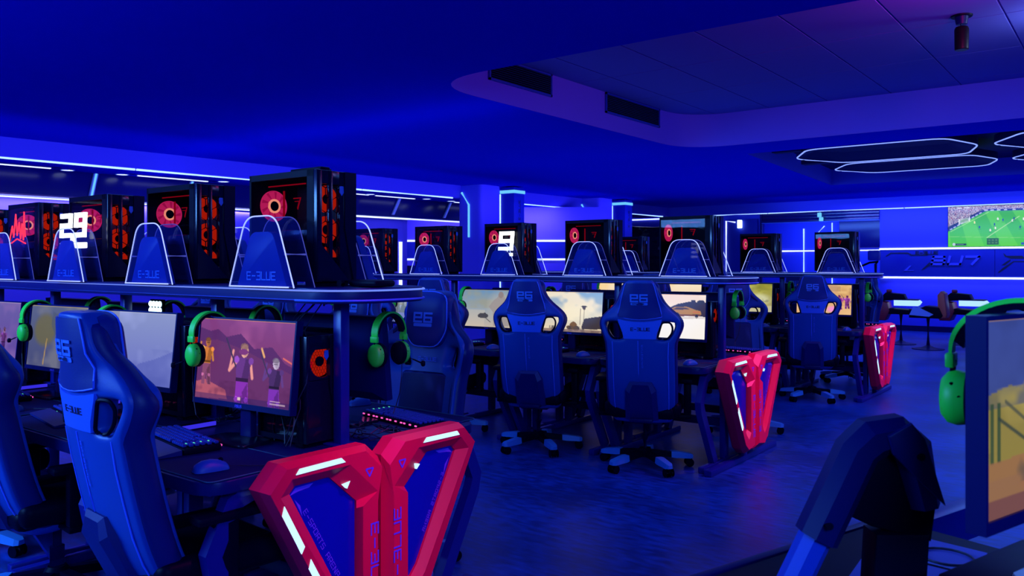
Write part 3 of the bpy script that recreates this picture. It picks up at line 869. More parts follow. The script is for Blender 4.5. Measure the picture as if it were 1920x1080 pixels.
def pic_street(w, h):
    P = Paint(w, h, (.85, .66, .42), (.90, .66, .42), 19)
    P.clouds(6, 4, (.98, .82, .55), .8); P.clouds(9, 7, (.60, .42, .28), .55, .5, .75, .1, .7)
    P.rect(.15, .28, .42, .55, (.55, .38, .26), .5); P.rect(.2, .34, .26, .55, (.42, .28, .2), .6); P.rect(.32, .36, .38, .55, (.42, .28, .2), .6); P.rect(.45, .1, .6, .3, (.95, .85, .65), .6); P.rect(.6, .05, .8, .22, (.75, .58, .38), .7)
    P.rect(0, .62, 1, 1, (.93, .74, .55), .6)
    P.fig(.78, .82, .48, ((.55, .2, .55), (.62, .2, .62), (.45, .15, .5), (.7, .25, .7))); P.fig(.92, .80, .45, ((.6, .25, .55), (.6, .25, .65), (.45, .2, .5), (.6, .25, .65)))
    P.ell(.68, .82, .16, .14, (1, .55, .95), .8, .6)
    return P
def pic_splash(w, h):
    P = Paint(w, h, (.62, .60, .18), (.72, .68, .52), 21)
    P.clouds(4, 3, (.80, .78, .35), .7); P.clouds(5, 5, (.42, .44, .15), .6, .5, .8, 0, .6)
    P.ell(.72, .55, .3, .25, (.85, .85, .70), .8, .5); P.clouds(9, 8, (.45, .45, .35), .5, .5, .7, .45, .8); P.rect(0, .78, 1, 1, (.82, .80, .66), .6)
    return P
def pic_bright(w, h):
    P = Paint(w, h, (1, .93, .80), (.95, .80, .62), 23)
    P.clouds(3, 2, (1, .80, .45), .7); P.rect(0, .75, 1, 1, (.55, .40, .3), .6)
    return P
def pic_blue(w, h):
    P = Paint(w, h, (.25, .35, .70), (.30, .30, .62), 27)
    P.clouds(4, 3, (.55, .60, .80), .6)
    return P
def pic_ruin(w, h):
    P = Paint(w, h, (.35, .36, .62), (.48, .44, .30), 29)
    P.poly([(.0, 0), (.25, 0), (.3, .2), (.22, .35), (.08, .42), (0, .4)], (.20, .28, .60), .8)
    P.poly([(.0, .38), (.15, .34), (.4, .44), (1, .46), (1, .8), (0, .8)], (.58, .52, .24), .85)
    P.clouds(7, 5, (.66, .60, .34), .7, .5, .8, .35, .75); P.clouds(6, 4, (.20, .25, .50), .5, .5, .75, 0, .45)
    for x in (.03, .07): P.rect(x, .42, x + .02, .72, (.18, .28, .22), .8)
    P.line(.08, .5, .3, .68, .012, (.2, .25, .25), .8); P.line(.12, .42, .34, .62, .012, (.25, .28, .28), .7)
    for x in (.3, .42, .55, .7): P.line(x, .5, x + .01, .72, .006, (.42, .38, .3), .8)
    P.poly([(0, .72), (.3, .70), (1, .68), (1, 1), (0, 1)], (.60, .42, .30), .85)
    P.clouds(8, 6, (.30, .28, .30), .6, .5, .8, .66, .85); P.ell(.7, .86, .5, .1, (.85, .25, .25), .6, .6)
    P.rect(0, .90, 1, 1, (.38, .22, .30), .6); P.rect(0, 0, 1, .012, (.8, .6, .35), .8)
    return P
def pic_football(w, h):
    P = Paint(w, h, (.20, .66, .08), (.30, .78, .10), 31)
    for k in range(9):
        if k % 2: P.poly([(k * .16 - .35, .12), (k * .16 - .19, .12), (k * .2 - .15, 1), (k * .2 - .35, 1)], (.40, .84, .14), .6)
    P.poly([(0, .62), (.02, .55), (.42, .16), (.5, .12), (1, .14), (1, 0), (0, 0)], (.10, .12, .34))
    n = P.rng.random((h, w)); crowd = (P.v < .50 - P.u * 0.95) | (P.v < .105)
    P.mix(crowd * 1.0, (.30, .30, .48)); P.mix(crowd * (n > .55) * .9, (.78, .74, .80)); P.mix(crowd * (n < .12) * .9, (.75, .25, .30)); P.mix(crowd * (n > .93), (.95, .92, .95))
    P.poly([(0, .56), (.44, .105), (.5, .085), (1, .10), (1, .145), (.5, .13), (.44, .155), (0, .62)], (.08, .10, .45))
    for k in range(9):
        x = .03 + k * .045; P.line(x, .565 - k * .047, x + .02, .545 - k * .047, .016, (.85, .88, 1), .85)
    for x in (.45, .52, .60, .68, .78, .9): P.rect(x, .10, x + .04, .125, (.85, .88, 1), .85)
    P.poly([(.14, .32), (.27, .27), (.27, .38), (.14, .45)], (.80, .86, .80), .75); P.poly([(.16, .34), (.25, .30), (.25, .36), (.16, .41)], (.45, .62, .40), .6)
    for x in (.14, .27): P.line(x, .45 - (x - .14) * .6, x, .31 - (x - .14) * .4, .008, (1, 1, 1))
    P.line(.03, .62, .5, .16, .006, (.85, .95, .75), .8); P.line(.0, .74, .95, .80, .005, (.75, .92, .6), .6); P.line(.48, .78, .86, .28, .008, (.88, .95, .75), .8)
    for x, y, c in ((.33, .40, (.95, .9, .6)), (.39, .52, (.1, .2, .55)), (.57, .46, (.1, .2, .55)), (.58, .55, (.95, .92, .85)), (.52, .60, (.95, .92, .85)), (.61, .33, (.92, .92, .9)), (.67, .36, (.1, .25, .6)), (.78, .38, (.95, .92, .9)), (.80, .33, (.1, .2, .5)), (.87, .54, (.1, .2, .5)), (.91, .35, (.95, .92, .9)), (.95, .50, (.9, .8, .3)), (.96, .42, (.1, .2, .5))):
        P.ell(x, y, .009, .032, c); P.ell(x, y + .05, .02, .008, (.15, .45, .08), .6)
    P.rect(.48, .80, .62, .955, (.10, .28, .10), .85)
    for k in range(6): P.rect(.495 + (k % 3) * .042, .825 + (k // 3) * .062, .52 + (k % 3) * .042, .86 + (k // 3) * .062, (.35, .55, .30), .8)
    P.rect(.095, .915, .23, .965, (.06, .12, .25), .9); P.rect(.11, .932, .20, .948, (.6, .7, .8), .8); P.rect(.88, .91, 1, .96, (.15, .30, .75), .9)
    P.ell(.075, .935, .018, .035, (.75, .8, .85)); P.rect(.12, .03, .17, .06, (.9, .92, 1), .8); P.rect(.20, .02, .27, .05, (.9, .92, 1), .8)
    return P

# ------------------------------------------------------------------ screen, keyboard, mouse, mat, light bar
SW, SH = .60, .3375
def make_monitor(ang=.104):
    t = thing('monitor', '', 'monitor')
    tilt = Matrix.Translation((0, 0, .324)) @ Matrix.Rotation(-ang, 4, 'X')
    def tb(bm): bmesh.ops.transform(bm, matrix=tilt, verts=bm.verts[:])
    bm = nb()
    w, hb, ht = SW / 2 + .008, -SH / 2 - .022, SH / 2 + .008
    O = [(-w, hb), (w, hb), (w, ht), (-w, ht)]; I = [(-SW / 2, -SH / 2), (SW / 2, -SH / 2), (SW / 2, SH / 2), (-SW / 2, SH / 2)]
    q = lambda P, y: [(a, y, b) for a, b in P]
    loft(bm, [q(I, .004), q(I, -.004), q(O, -.004), q(O, .030), q([(a * .8, b * .8) for a, b in O], .055)], False, True)
    tb(bm); build('bezel', bm, 'black_steel', t, smooth=.4)
    bm = nb()
    strokes(bm, 'ASUS', lambda a, b, tt: (a, -.0045 - tt, b), -.022, -SH / 2 - .017, .009, w=.9, gap=.3, st=.2, depth=.0008)
    tb(bm); build('maker_mark', bm, 'print_violet', t)
    bm = nb()
    prism(bm, [(-.035, .012), (.035, .012), (.030, .33), (-.030, .33)], XZ, .01, .042, .006)
    box(bm, (0, .045, .32), (.10, .05, .10), .01)
    build('stand', bm, 'black_steel', t, smooth=.5)
    bm = nb()
    prism(bm, rounded([(-.15, -.12), (.15, -.12), (.13, .045), (-.13, .045)], .03), XY, 0, .016, .003)
    build('foot', bm, 'black_gloss', t)
    return t, tilt

def make_keyboard():
    t = thing('keyboard', '', 'keyboard')
    bm = nb(); box(bm, (0, 0, .011), (.455, .145, .022), .004); build('body', bm, 'black', t)
    bm = nb(); led = nb(); led2 = nb()
    x0 = -.218
    for r in range(6):
        y = .058 - r * .0225 - (.004 if r else 0); x = x0; k = 0
        while x < .215:
            wd = .0185
            if r == 5 and k == 3: wd = .115
            if (r in (2, 3, 4)) and k == 0: wd = .03
            if x + wd > .219: break
            if not (abs(x + wd / 2 - .075) < .006 or abs(x + wd / 2 - .142) < .004):
                box(bm, (x + wd / 2, y, .029), (wd - .003, .0165, .011), .0025, seg=1)
            x += wd + .0005; k += 1
    build('keycaps', bm, 'keycap', t, smooth=0)
    bm = nb()
    for k in range(12): box(bm, (-.20 + k * .0365 + .006 * (k % 3), .076, .016), (.012, .004, .006))
    build('rear_lights', bm, 'pink_led', t, smooth=0)
    bm = nb()
    for k in range(4): box(bm, (.19 + .004 * (k % 2), -.05 + k * .028, .0355), (.012, .004, .001))
    box(bm, (-.12, -.072, .016), (.014, .002, .005))
    build('indicator_lights', bm, 'green_led', t, smooth=0)
    bm = nb()
    loft(bm, [[(-.225, -.165, 0), (.225, -.165, 0), (.225, -.078, 0), (-.225, -.078, 0)], [(-.225, -.165, .008), (.225, -.165, .008), (.225, -.078, .020), (-.225, -.078, .020)]], True, True)
    build('wrist_rest', bm, 'leather_side', t, smooth=.3)
    return t

def make_mouse():
    t = thing('mouse', '', 'mouse')
    bm = nb(); rings = []
    for y, w, h in ((-.060, .016, .010), (-.052, .026, .026), (-.03, .032, .037), (0, .031, .040), (.03, .029, .034), (.052, .026, .022), (.06, .018, .012)):
        rings.append([(w * math.cos(a) * (1 if abs(math.cos(a)) < .9 else 1.0), y, max(0, h * math.sin(a))) for a in [PI * k / 10 for k in range(11)]] + [(-w * .9, y, 0), (w * .9, y, 0)])
    loft(bm, rings, True, True)
    build('shell', bm, 'leather', t, smooth=.8)
    bm = nb(); cyl(bm, (-.004, .034, .033), (.004, .034, .033), .008, seg=12)
    build('wheel', bm, 'black', t)
    quick('cord', lambda b: tube(b, [(0, .058, .008), (.01, .10, .004), (.06, .17, .003), (.05, .24, .003), (.0, .30, .003)], .0018, 6), 'cable', t)
    return t

def make_mat():
    t = thing('desk_mat', '', 'mat')
    p = rounded([(-.42, -.19), (.42, -.19), (.42, .19), (-.42, .19)], .03)
    quick('pad', lambda b: prism(b, p, XY, 0, .004), 'mat', t, smooth=.5)
    quick('stitched_edge', lambda b: tube(b, [(a, c, .0035) for a, c in p], .0022, 5, closed=True), 'mat_edge', t)
    return t

def make_bar():
    t = thing('light_bar', '', 'light')
    quick('housing', lambda b: box(b, (0, .012, .014), (.23, .03, .028), .006), 'black', t)
    quick('light_strip', lambda b: box(b, (0, -.006, .015), (.22, .008, .018), .002), 'bar_led', t)
    return t

# ------------------------------------------------------------------ desk module: origin on the floor under the row's centre line, user towards -Y
DW = .905
def make_desk():
    t = thing('gaming_desk', '', 'desk')
    w = DW / 2 - .002
    top = [(-w, -.62), (-w + .07, -.655), (-w + .13, -.715), (w - .05, -.715), (w, -.665), (w, -.01), (-w, -.01)]
    quick('top', lambda b: prism(b, rounded(top, [.03, .04, .04, .03, .03, 0, 0]), XY, .705, .75, .006), 'desk', t, smooth=.5)
    for s in (-1, 1):
        x = s * (w - .045)
        bm = nb()
        path = [(-.50, .695), (-.60, .66), (-.675, .50), (-.66, .44), (-.44, .045)]
        rings = []
        for i, (y, z) in enumerate(path):
            a = path[max(0, i - 1)]; b = path[min(len(path) - 1, i + 1)]
            d = Vector((b[0] - a[0], b[1] - a[1])).normalized(); n = Vector((-d.y, d.x)) * .032
            rings.append([(x - .022, y - n.x, z - n.y), (x + .022, y - n.x, z - n.y), (x + .022, y + n.x, z + n.y), (x - .022, y + n.x, z + n.y)])
        loft(bm, rings, True, True)
        box(bm, (x, -.25, .37), (.045, .07, .66), .006)
        box(bm, (x, -.33, .022), (.05, .64, .044), .008)
        box(bm, (x, -.34, .69), (.045, .5, .03), .004)
        build('leg', bm, 'blue_steel', t, smooth=.5)
    bm = nb()
    box(bm, (0, -.25, .30), (2 * w - .1, .03, .06), .004)
    box(bm, (0, -.12, .56), (2 * w - .1, .22, .012)); box(bm, (0, -.23, .60), (2 * w - .1, .012, .08))
    build('cable_tray', bm, 'black_steel', t)
    return t

def make_adapter():
    t = thing('power_adapter', '', 'adapter')
    quick('body', lambda b: prism(b, [(-.09, 0), (.09, 0), (.09, .035), (.05, .055), (-.09, .055)], XZ, -.035, .035, .005), 'white_plastic', t, smooth=.5)
    quick('lead', lambda b: tube(b, [(.088, 0, .02), (.12, .01, .02), (.16, .03, .005), (.18, .05, .004)], .003, 6), 'cable', t)
    return t

# ------------------------------------------------------------------ shelf of one row (origin on the floor under the row's centre line, X as in the room)
def make_shelf(label, C, xl, posts, rz=0.0):
    t = thing('raised_shelf', label, 'shelf', (0, C, 0), rz)
    out = rounded([(xl, -.28), (-2.33, -.28), (-2.33, .28), (xl, .28)], [0, .26, .26, 0], 8)
    quick('board', lambda b: prism(b, out, XY, 1.322, 1.382, .006), 'desk', t, smooth=.5)
    o2 = rounded([(xl, -.285), (-2.325, -.285), (-2.325, .285), (xl, .285)], [0, .26, .26, 0], 8)
    ed = o2
    quick('lit_edge', lambda b: tube(b, [(a, c, 1.372) for a, c in ed], .0042, 6), 'shelf_led', t)
    quick('lower_edge', lambda b: tube(b, [(a, c, 1.334) for a, c in ed], .0045, 6), 'piping', t)
    for x in posts:
        bm = nb(); box(bm, (x, -.10, 1.036), (.05, .045, .572), .005); box(bm, (x, -.10, .754), (.11, .10, .008), .002)
        build('post', bm, 'blue_steel', t, smooth=.5)
    return t

# ------------------------------------------------------------------ red V-shaped end panel: lies in the YZ plane, outer face towards +X, origin on the floor
def make_end_panel():
    t = thing('end_panel', '', 'panel')
    Po = [(-.565, .712), (-.485, .79), (-.075, .79), (-.010, .735), (-.010, .58), (-.010, .09), (-.165, .085), (-.235, .13)]
    Fi = [(-.505, .685), (-.455, .738), (-.185, .738), (-.045, .615), (-.122, .575), (-.122, .235), (-.165, .19), (-.222, .24)]
    Qi = [(-.445, .682), (-.42, .705), (-.265, .705), (-.130, .592), (-.130, .565), (-.130, .255), (-.165, .23), (-.205, .27)]
    def lerp(A, B, k): return [(a[0] * (1 - k) + b[0] * k, a[1] * (1 - k) + b[1] * k) for a, b in zip(A, B)]
    for s in (-1, 1):
        sg = -1 if s > 0 else 1
        mir = lambda L: [(a * sg, b) for a, b in L]
        ring = lambda L, x: [(x, a, b) for a, b in mir(L)]
        bm = nb()
        loft(bm, [ring(lerp(Po, Qi, .05), -.03), ring(Po, -.02), ring(Po, .035), ring(lerp(Po, Fi, .30), .075), ring(Fi, .075), ring(Qi, .046), ring(Qi, .020)])
        fr = build('frame', bm, 'red', t, smooth=.35)
        quick('sheet', lambda b: prism(b, mir(lerp(Po, Qi, 1.0)), YZ, .028, .036), 'panel_glass', fr, smooth=.3)
        # light bars: a slanted bar on the top edge; on the left half two more down the outer edge, and a small triangle inside each
        f = lambda a, b, tt: (.0745 + tt, a * sg, b)
        bm = nb()
        prism(bm, [(-.44, .750), (-.424, .768), (-.232, .771), (-.212, .753)], f, 0, .004)
        build('top_light', bm, 'panel_led', fr)
        if s < 0:
            for (a0, z0, a1, z1) in ((-.500, .650, -.406, .484), (-.384, .444, -.290, .282)):
                d = Vector((a1 - a0, z1 - z0)).normalized(); n = Vector((d.y, -d.x)) * .0115
                P0, P1 = Vector((a0, z0)), Vector((a1, z1))
                bm = nb()
                prism(bm, [tuple(P0 - n), tuple(P0 + n + d * .022), tuple(P1 + n), tuple(P1 - n - d * .012)], f, -.001, .004)
                build('side_light', bm, 'panel_led', fr)
        bm = nb()
        prism(bm, [(-.208, .668), (-.174, .676), (-.189, .651)], lambda a, b, tt: (.052 + tt, a * sg, b), -.008, .009)
        build('arrow_light', bm, 'panel_led', fr)
        # printed words and marks
        tx = text_width('E-BLUE', .052, .80, .28)
        bm = nb()
        if s < 0: strokes(bm, 'E-BLUE', lambda a, b, tt: (.0752 + tt, -.080 + b, .50 - a), 0, 0, .036, w=1.1, gap=.38, st=.17, depth=.0012)
        else: strokes(bm, 'E-BLUE', lambda a, b, tt: (.0752 + tt, .080 - b, .22 + a), 0, 0, .036, w=1.1, gap=.38, st=.17, depth=.0012)
        tri = [(-.120, .715), (-.082, .715), (-.101, .686)]
        c3 = lambda a, b, tt: (.0752 + tt, (a + .012) * sg, b - .008)
        for A, B in zip(tri, tri[1:] + tri[:1]):
            d = (Vector(B) - Vector(A)); n = Vector((-d.y, d.x)).normalized() * .003
            prism(bm, [tuple(Vector(A) - n), tuple(Vector(B) - n), tuple(Vector(B) + n), tuple(Vector(A) + n)], c3, 0, .001)
        build('lettering', bm, 'print_violet', fr)
        bm = nb()
        dirv = Vector((.24, -.412)).normalized(); nn = Vector((dirv.y, -dirv.x))
        if s < 0:
            def fs(a, b, tt):
                p = Vector((-.366, .610)) + dirv * a - nn * b * 1.0
                return (.0363 + tt, p.x, p.y)
            strokes(bm, 'E-SPORTS ARENA', fs, 0, -.012, .018, w=.85, gap=.42, st=.14, depth=.0008)
        else:
            def fs(a, b, tt):
                p = Vector((-.372, .600)) + dirv * a - nn * b
                return (.0363 + tt, -p.x, p.y)
            strokes(bm, 'E-SPORTS ARENA', fs, 0, -.012, .014, w=.85, gap=.42, st=.14, depth=.0008)
        prism(bm, [(-.436, .672), (-.412, .694), (-.33, .696), (-.35, .684), (-.40, .680)], lambda a, b, tt: (.0363 + tt, a * sg, b), 0, .0008)
        prism(bm, [(-.415, .655), (-.390, .63), (-.38, .59)], lambda a, b, tt: (.0363 + tt, a * sg, b), 0, .0008)
        build('printed_words', bm, 'print_violet', fr)
    bm = nb()
    box(bm, (-.036, 0, .022), (.06, 1.34, .044), .008)
    box(bm, (-.036, 0, .36), (.05, .07, .66), .006)
    box(bm, (-.035, 0, .16), (.03, .2, .06), .004)
    build('foot_frame', bm, 'blue_steel', t)
    return t
# ------------------------------------------------------------------ the room
XC = lambda y: -10.75 + .047 * (y - 3.9)        # cove line of the long left side
YB = 19.85                                       # back wall
CE, CT = 3.0, 3.42
struct(quick('floor', lambda b: b.faces.new([b.verts.new(p) for p in ((-15, -3, 0), (6, -3, 0), (6, 24, 0), (-15, 24, 0))]), 'floor'))

def fill(bm, loops, z):
    es = []
    for L in loops:
        vs = [bm.verts.new((x, y, z)) for x, y in L]
        es += [bm.edges.new((vs[i], vs[(i + 1) % len(vs)])) for i in range(len(vs))]
    bmesh.ops.triangle_fill(bm, use_beauty=True, use_dissolve=False, edges=es)
hA = rounded([(-4.78, 4.95), (4.5, 4.95), (4.5, 9.95), (-4.78, 9.95)], [.68, 0, 0, .68], 10)
hB = [(-4.30, 10.85), (1.4, 10.85), (1.4, 16.1), (-4.70, 16.1)]
outl = [(XC(-3), -3), (6, -3), (6, YB - .12), (XC(YB), YB - .12)]
def ceil_fn(b):
    fill(b, [outl, hA, hB], CE)
    for f in b.faces:
        if f.normal.z > 0: f.normal_flip()
struct(quick('ceiling', ceil_fn, 'ceiling', smooth=0))
def wallring(b, L, z0, z1):
    A = [b.verts.new((x, y, z0)) for x, y in L]; B = [b.verts.new((x, y, z1)) for x, y in L]
    for i in range(len(L)): b.faces.new((A[i], A[(i + 1) % len(L)], B[(i + 1) % len(L)], B[i]))
struct(quick('ceiling_recess_side', lambda b: wallring(b, hA, CE, CT), 'violet', smooth=.7))
def tiles(b):
    x = -2.25 - .705 * 5
    while x < 4.6:
        y = 7.33 - 1.17 * 3
        while y < 10.2:
            span(b, (x + .006, y + .004, CT), (x + .699, y + 1.166, CT + .02), .004); y += 1.17
        x += .705
    span(b, (-5.9, 3.6, CT + .012), (5, 10.6, CT + .03))
struct(quick('ceiling_tiles', tiles, 'ceiling_tile', smooth=0))
struct(quick('ceiling_recess_edge', lambda b: wallring(b, hB, CE, CE + .30), 'fascia', smooth=0))
struct(quick('ceiling_recess_top', lambda b: b.faces.new([b.verts.new((x, y, CE + .30)) for x, y in hB]), 'navy', smooth=0))

# long left side: fascia, soffit, dark slanted band, ledge, wall
Y0_, Y1_ = -3, YB
def strip(b, offs, ya=Y0_, yb=Y1_):
    """a folded sheet: list of (offset from the cove line, z), running from ya to yb"""
    A = [b.verts.new((XC(ya) + o, ya, z)) for o, z in offs]; B = [b.verts.new((XC(yb) + o, yb, z)) for o, z in offs]
    for i in range(len(offs) - 1): b.faces.new((A[i], A[i + 1], B[i + 1], B[i]))
struct(quick('trim_1', lambda b: strip(b, [(.02, CE), (.0, 2.77), (-.03, 2.75)]), 'fascia', smooth=0))
struct(quick('ceiling_soffit', lambda b: strip(b, [(-.03, 2.75), (-.86, 2.75)]), 'ceiling', smooth=0))
struct(quick('wall_band', lambda b: strip(b, [(-.86, 2.75), (-.80, 2.40), (-.80, 2.38), (-1.10, 2.38)], -3, 15.5), 'dark_panel', smooth=0))
struct(quick('wall_left', lambda b: strip(b, [(-1.25, 0), (-1.25, 2.75)], -3, 11.6), 'wall_pale', smooth=0))
A1, A2 = Vector((XC(11.6) - 1.25, 11.6)), Vector((-9.6, 15.4))
struct(quick('wall_alcove', lambda b: (span(b, (-13.2, 11.5, 0), (XC(11.6) - 1.25, 11.62, 2.75)),), 'wall_pale', smooth=0))
# angled alcove wall with two light lines and a printed panel
W0, W1 = Vector((-13.2, 12.55)), Vector((-9.35, 15.52))
dW = (W1 - W0).normalized(); nW = Vector((dW.y, -dW.x)); LW = (W1 - W0).length
def onW(a, z, t=0.0): p = W0 + dW * a + nW * t; return (p.x, p.y, z)
struct(quick('wall_angled', lambda b: prism(b, [(0, 0), (LW, 0), (LW, 2.75), (0, 2.75)], lambda a, z, t: onW(a, z, t), -.1, 0), 'wall_pale', smooth=0))
struct(quick('wall_angled_panel', lambda b: prism(b, [(0.05, 1.62), (LW - .05, 1.62), (LW - .05, 1.98), (.05, 1.98)], lambda a, z, t: onW(a, z, t), 0, .015), 'wall_panel', smooth=0))
def led_bar(name, label, fn, mat='led', cat='light strip', group=None):
    return tag(quick(name, fn, mat, smooth=0), label, cat, group)
led_bar('light_line', 'white light line above the printed panel of the far angled wall', lambda b: prism(b, [(0.05, 1.985), (LW, 1.985), (LW, 2.025), (.05, 2.025)], onW, 0, .03), 'led_white')
led_bar('light_line', 'white light line under the printed panel of the far angled wall', lambda b: prism(b, [(0.05, 1.575), (LW, 1.575), (LW, 1.615), (.05, 1.615)], onW, 0, .03), 'led_white')
def bot_sign(name, label, fn, k):
    """printed panel: E-BLUE over slanted BOT-like letters, with angular dark strokes"""
    t = thing(name, label, 'sign')
    bm = nb()
    strokes(bm, 'E-BLUE', fn, .60 * k, .215 * k, .065 * k, w=.95, gap=.35, st=.22, depth=.004)
    for P in ([(-.1, .28), (.02, .42), (.42, .42), (.50, .34), (.86, .34), (.86, .30), (.48, .30), (.42, .37), (.03, .385), (-.08, .265)],
              [(.72, -.26), (.90, .03), (1.35, .03), (1.35, .0), (.98, .0), (.78, -.22)]):
        prism(bm, [(a * k, b * .62 * k) for a, b in P], fn, 0, .003)
    build('dark_motif', bm, 'logo_dark', t, smooth=0)
    bm = nb()
    strokes(bm, 'bU7', fn, .95 * k, -.02 * k, .17 * k, w=1.55, gap=.55, st=.30, depth=.008, slant=.25)
    prism(bm, [(a * k, b * .7 * k) for a, b in [(.32, -.26), (.46, -.08), (.50, -.08), (.40, -.24), (.55, -.24), (.55, -.26)]], fn, 0, .003)
    build('pale_lettering', bm, 'pale_print', t, smooth=0)
    return t
bot_sign('wall_sign', 'dark blue wall print with pale slanted letters on the far angled wall', lambda a, z, t: onW(1.05 + a, 1.72 + z, .016 + t), .50)
# light tube standing at the corner of the left wall
led_bar('light_tube', 'upright white light tube at the corner of the left wall', lambda b: cyl(b, (-11.62, 11.42, 1.0), (-11.62, 11.42, 1.93), .035, seg=10), 'led_white')
tag(quick('tube_cabinet', lambda b: span(b, (-11.9, 11.66, 0), (-11.4, 12.1, 1.46), .01), 'navy'), 'low dark cabinet beside the upright light tube', 'cabinet')
# cove lights
def cove(ya, yb, nm, label):
    led_bar(nm, label, lambda b: tube(b, [(XC(ya) - .015, ya, 2.752), (XC(yb) - .015, yb, 2.752)], .015, 6), 'led', group='cove light lines')
cove(-2.5, 5.55, 'cove_light', 'light line along the left ceiling edge above the nearest towers')
cove(5.57, 9.4, 'cove_light', 'light line along the left ceiling edge behind the first tower of the near row')
cove(9.42, 11.6, 'cove_light', 'light line along the left ceiling edge left of the pale pillar')
cove(13.2, 15.7, 'cove_light', 'light line along the left ceiling edge between the two pillars')
cove(17.0, 19.5, 'cove_light', 'light line along the left ceiling edge beyond the second pillar')
# pelmet light under the dark band
led_bar('ledge_light', 'light line along the ledge under the dark slanted band', lambda b: strip(b, [(-.84, 2.372), (-.80, 2.372), (-.80, 2.35), (-.84, 2.35)], 9.0, 15.4), 'led_white')
led_bar('wall_wash', 'concealed light strip washing the pale left wall', lambda b: strip(b, [(-1.02, 2.372), (-.94, 2.372), (-.94, 2.36), (-1.02, 2.36)], -2, 11.4), 'led_white')
for k, (x, y) in enumerate([(-11.616, 5.002), (-11.555, 5.714), (-11.295, 7.145), (-11.195, 10.045), (-11.109, 11.419), (-11.092, 12.104)]):
    ordn = ['first', 'second', 'third', 'fourth', 'fifth', 'sixth'][k]
    t = thing('downlight', f'{ordn} round ceiling downlight from the left above the dark band', 'light', (x + .2, y, 2.75), group='soffit downlights')
    quick('lens', lambda b: lathe(b, [(.075, -.006), (.075, -.001)], 20), 'downlight', t)
    quick('rim', lambda b: tube(b, [(.085 * math.cos(a), .085 * math.sin(a), -.004) for a in [2 * PI * q / 20 for q in range(20)]], .008, 5, closed=True), 'white_plastic', t)
for k, (a, b_) in enumerate([(2.6, 4.76), (5.9, 6.97), (9.4, 10.1), (10.252, 11.226), (12.3, 13.0)]):
    ordn = ['first', 'second', 'third', 'fourth', 'fifth'][k]
    t = thing('linear_light', f'{ordn} recessed linear light from the left above the dark band', 'light', (0, 0, 0), group='soffit linear lights')
    quick('lamp', lambda b: strip(b, [(-.66, 2.746), (-.62, 2.746), (-.62, 2.735), (-.66, 2.735)], a, b_), 'led_white', t, smooth=0)
    quick('slot', lambda b: strip(b, [(-.61, 2.748), (-.53, 2.748)], a - .15, b_ + .1), 'navy', t, smooth=0)
for k, (ya, yb) in enumerate([(5.42, 5.33), (6.83, 6.69), (11.02, 10.80), (12.4, 12.16), (13.75, 13.5)]):
    ordn = ['first', 'second', 'third', 'fourth', 'fifth'][k]
    p = (XC(ya) - .84, ya, 2.74); q = (XC(yb) - .785, yb, 2.42)
    t = thing('band_strut', f'{ordn} slanted pale light stick from the left on the dark band', 'light strip', (0, 0, 0), group='slanted light sticks')
    def fb(b, w, off):
        A = [(p[0] + off, p[1] - w, p[2]), (p[0] + off, p[1] + w, p[2]), (q[0] + off, q[1] + w, q[2]), (q[0] + off, q[1] - w, q[2])]
        B = [(x + .03, y, z) for x, y, z in A]
        loft(b, [A, B], True, True)
    quick('stick', lambda b: fb(b, .030, 0), 'white_plastic', t, smooth=0)
    quick('strip', lambda b: fb(b, .014, .004), 'led_cyan' if k < 2 else 'led_dim', t, smooth=0)

# back wall with its doorway
DX0, DX1 = -7.46, -4.73
def backwall(b):
    span(b, (-12.0, YB, 0), (DX0, YB + .12, 2.9)); span(b, (DX1, YB, 0), (6, YB + .12, 2.9)); span(b, (DX0, YB, 2.74), (DX1, YB + .12, 2.9))
struct(quick('wall_back', backwall, 'wall', smooth=0))
struct(quick('trim_2', lambda b: (span(b, (XC(YB), YB - .13, 2.75), (6, YB - .10, CE)), span(b, (XC(YB), YB - .12, 2.74), (6, YB, 2.752))), 'fascia', smooth=0))
for k, (x0, x1, wh) in enumerate([(-8.9, -7.3, 'above the lit portal'), (-7.28, -4.2, 'above the dark doorway'), (-4.18, 4, 'above the television')]):
    led_bar('cove_light', f'light line along the back ceiling edge {wh}', lambda b: tube(b, [(x0, YB - .12, 2.745), (x1, YB - .12, 2.745)], .014, 6), 'led', group='cove light lines')
led_bar('light_line', 'light line high on the back wall left of the first tower gap', lambda b: span(b, (-11.9, YB - .03, 2.70), (-9.0, YB, 2.73)), 'led_white')
struct(quick('wall_right', lambda b: span(b, (6, -3, 0), (6.1, YB, 3.0)), 'wall', smooth=0))
struct(quick('baseboard_back', lambda b: span(b, (DX1, YB - .02, 0), (6, YB, .12)), 'navy', smooth=0))
struct(quick('wall_back_panel', lambda b: (span(b, (DX1 + .01, YB - .03, 1.22), (-2.455, YB, 1.81)), span(b, (-2.445, YB - .03, 1.22), (5, YB, 1.81))), 'wall_panel', smooth=0))
led_bar('light_line', 'white light line over the printed band on the back wall', lambda b: span(b, (DX1, YB - .05, 1.815), (5, YB - .0, 1.855)), 'led_white')
led_bar('light_line', 'white light line under the printed band on the back wall', lambda b: span(b, (DX1, YB - .05, 1.17), (5, YB - .0, 1.212)), 'led_white')
bot_sign('wall_sign', 'dark blue wall print with pale slanted letters left of the television', lambda a, z, t: (DX1 + .22 + a * .92, YB - .034 - t * 2.5, 1.51 + z * .95), .98)
t = thing('wall_motif', 'dark forked wall motif on the printed band under the television', 'sign', (0, 0, 0))
bm = nb()
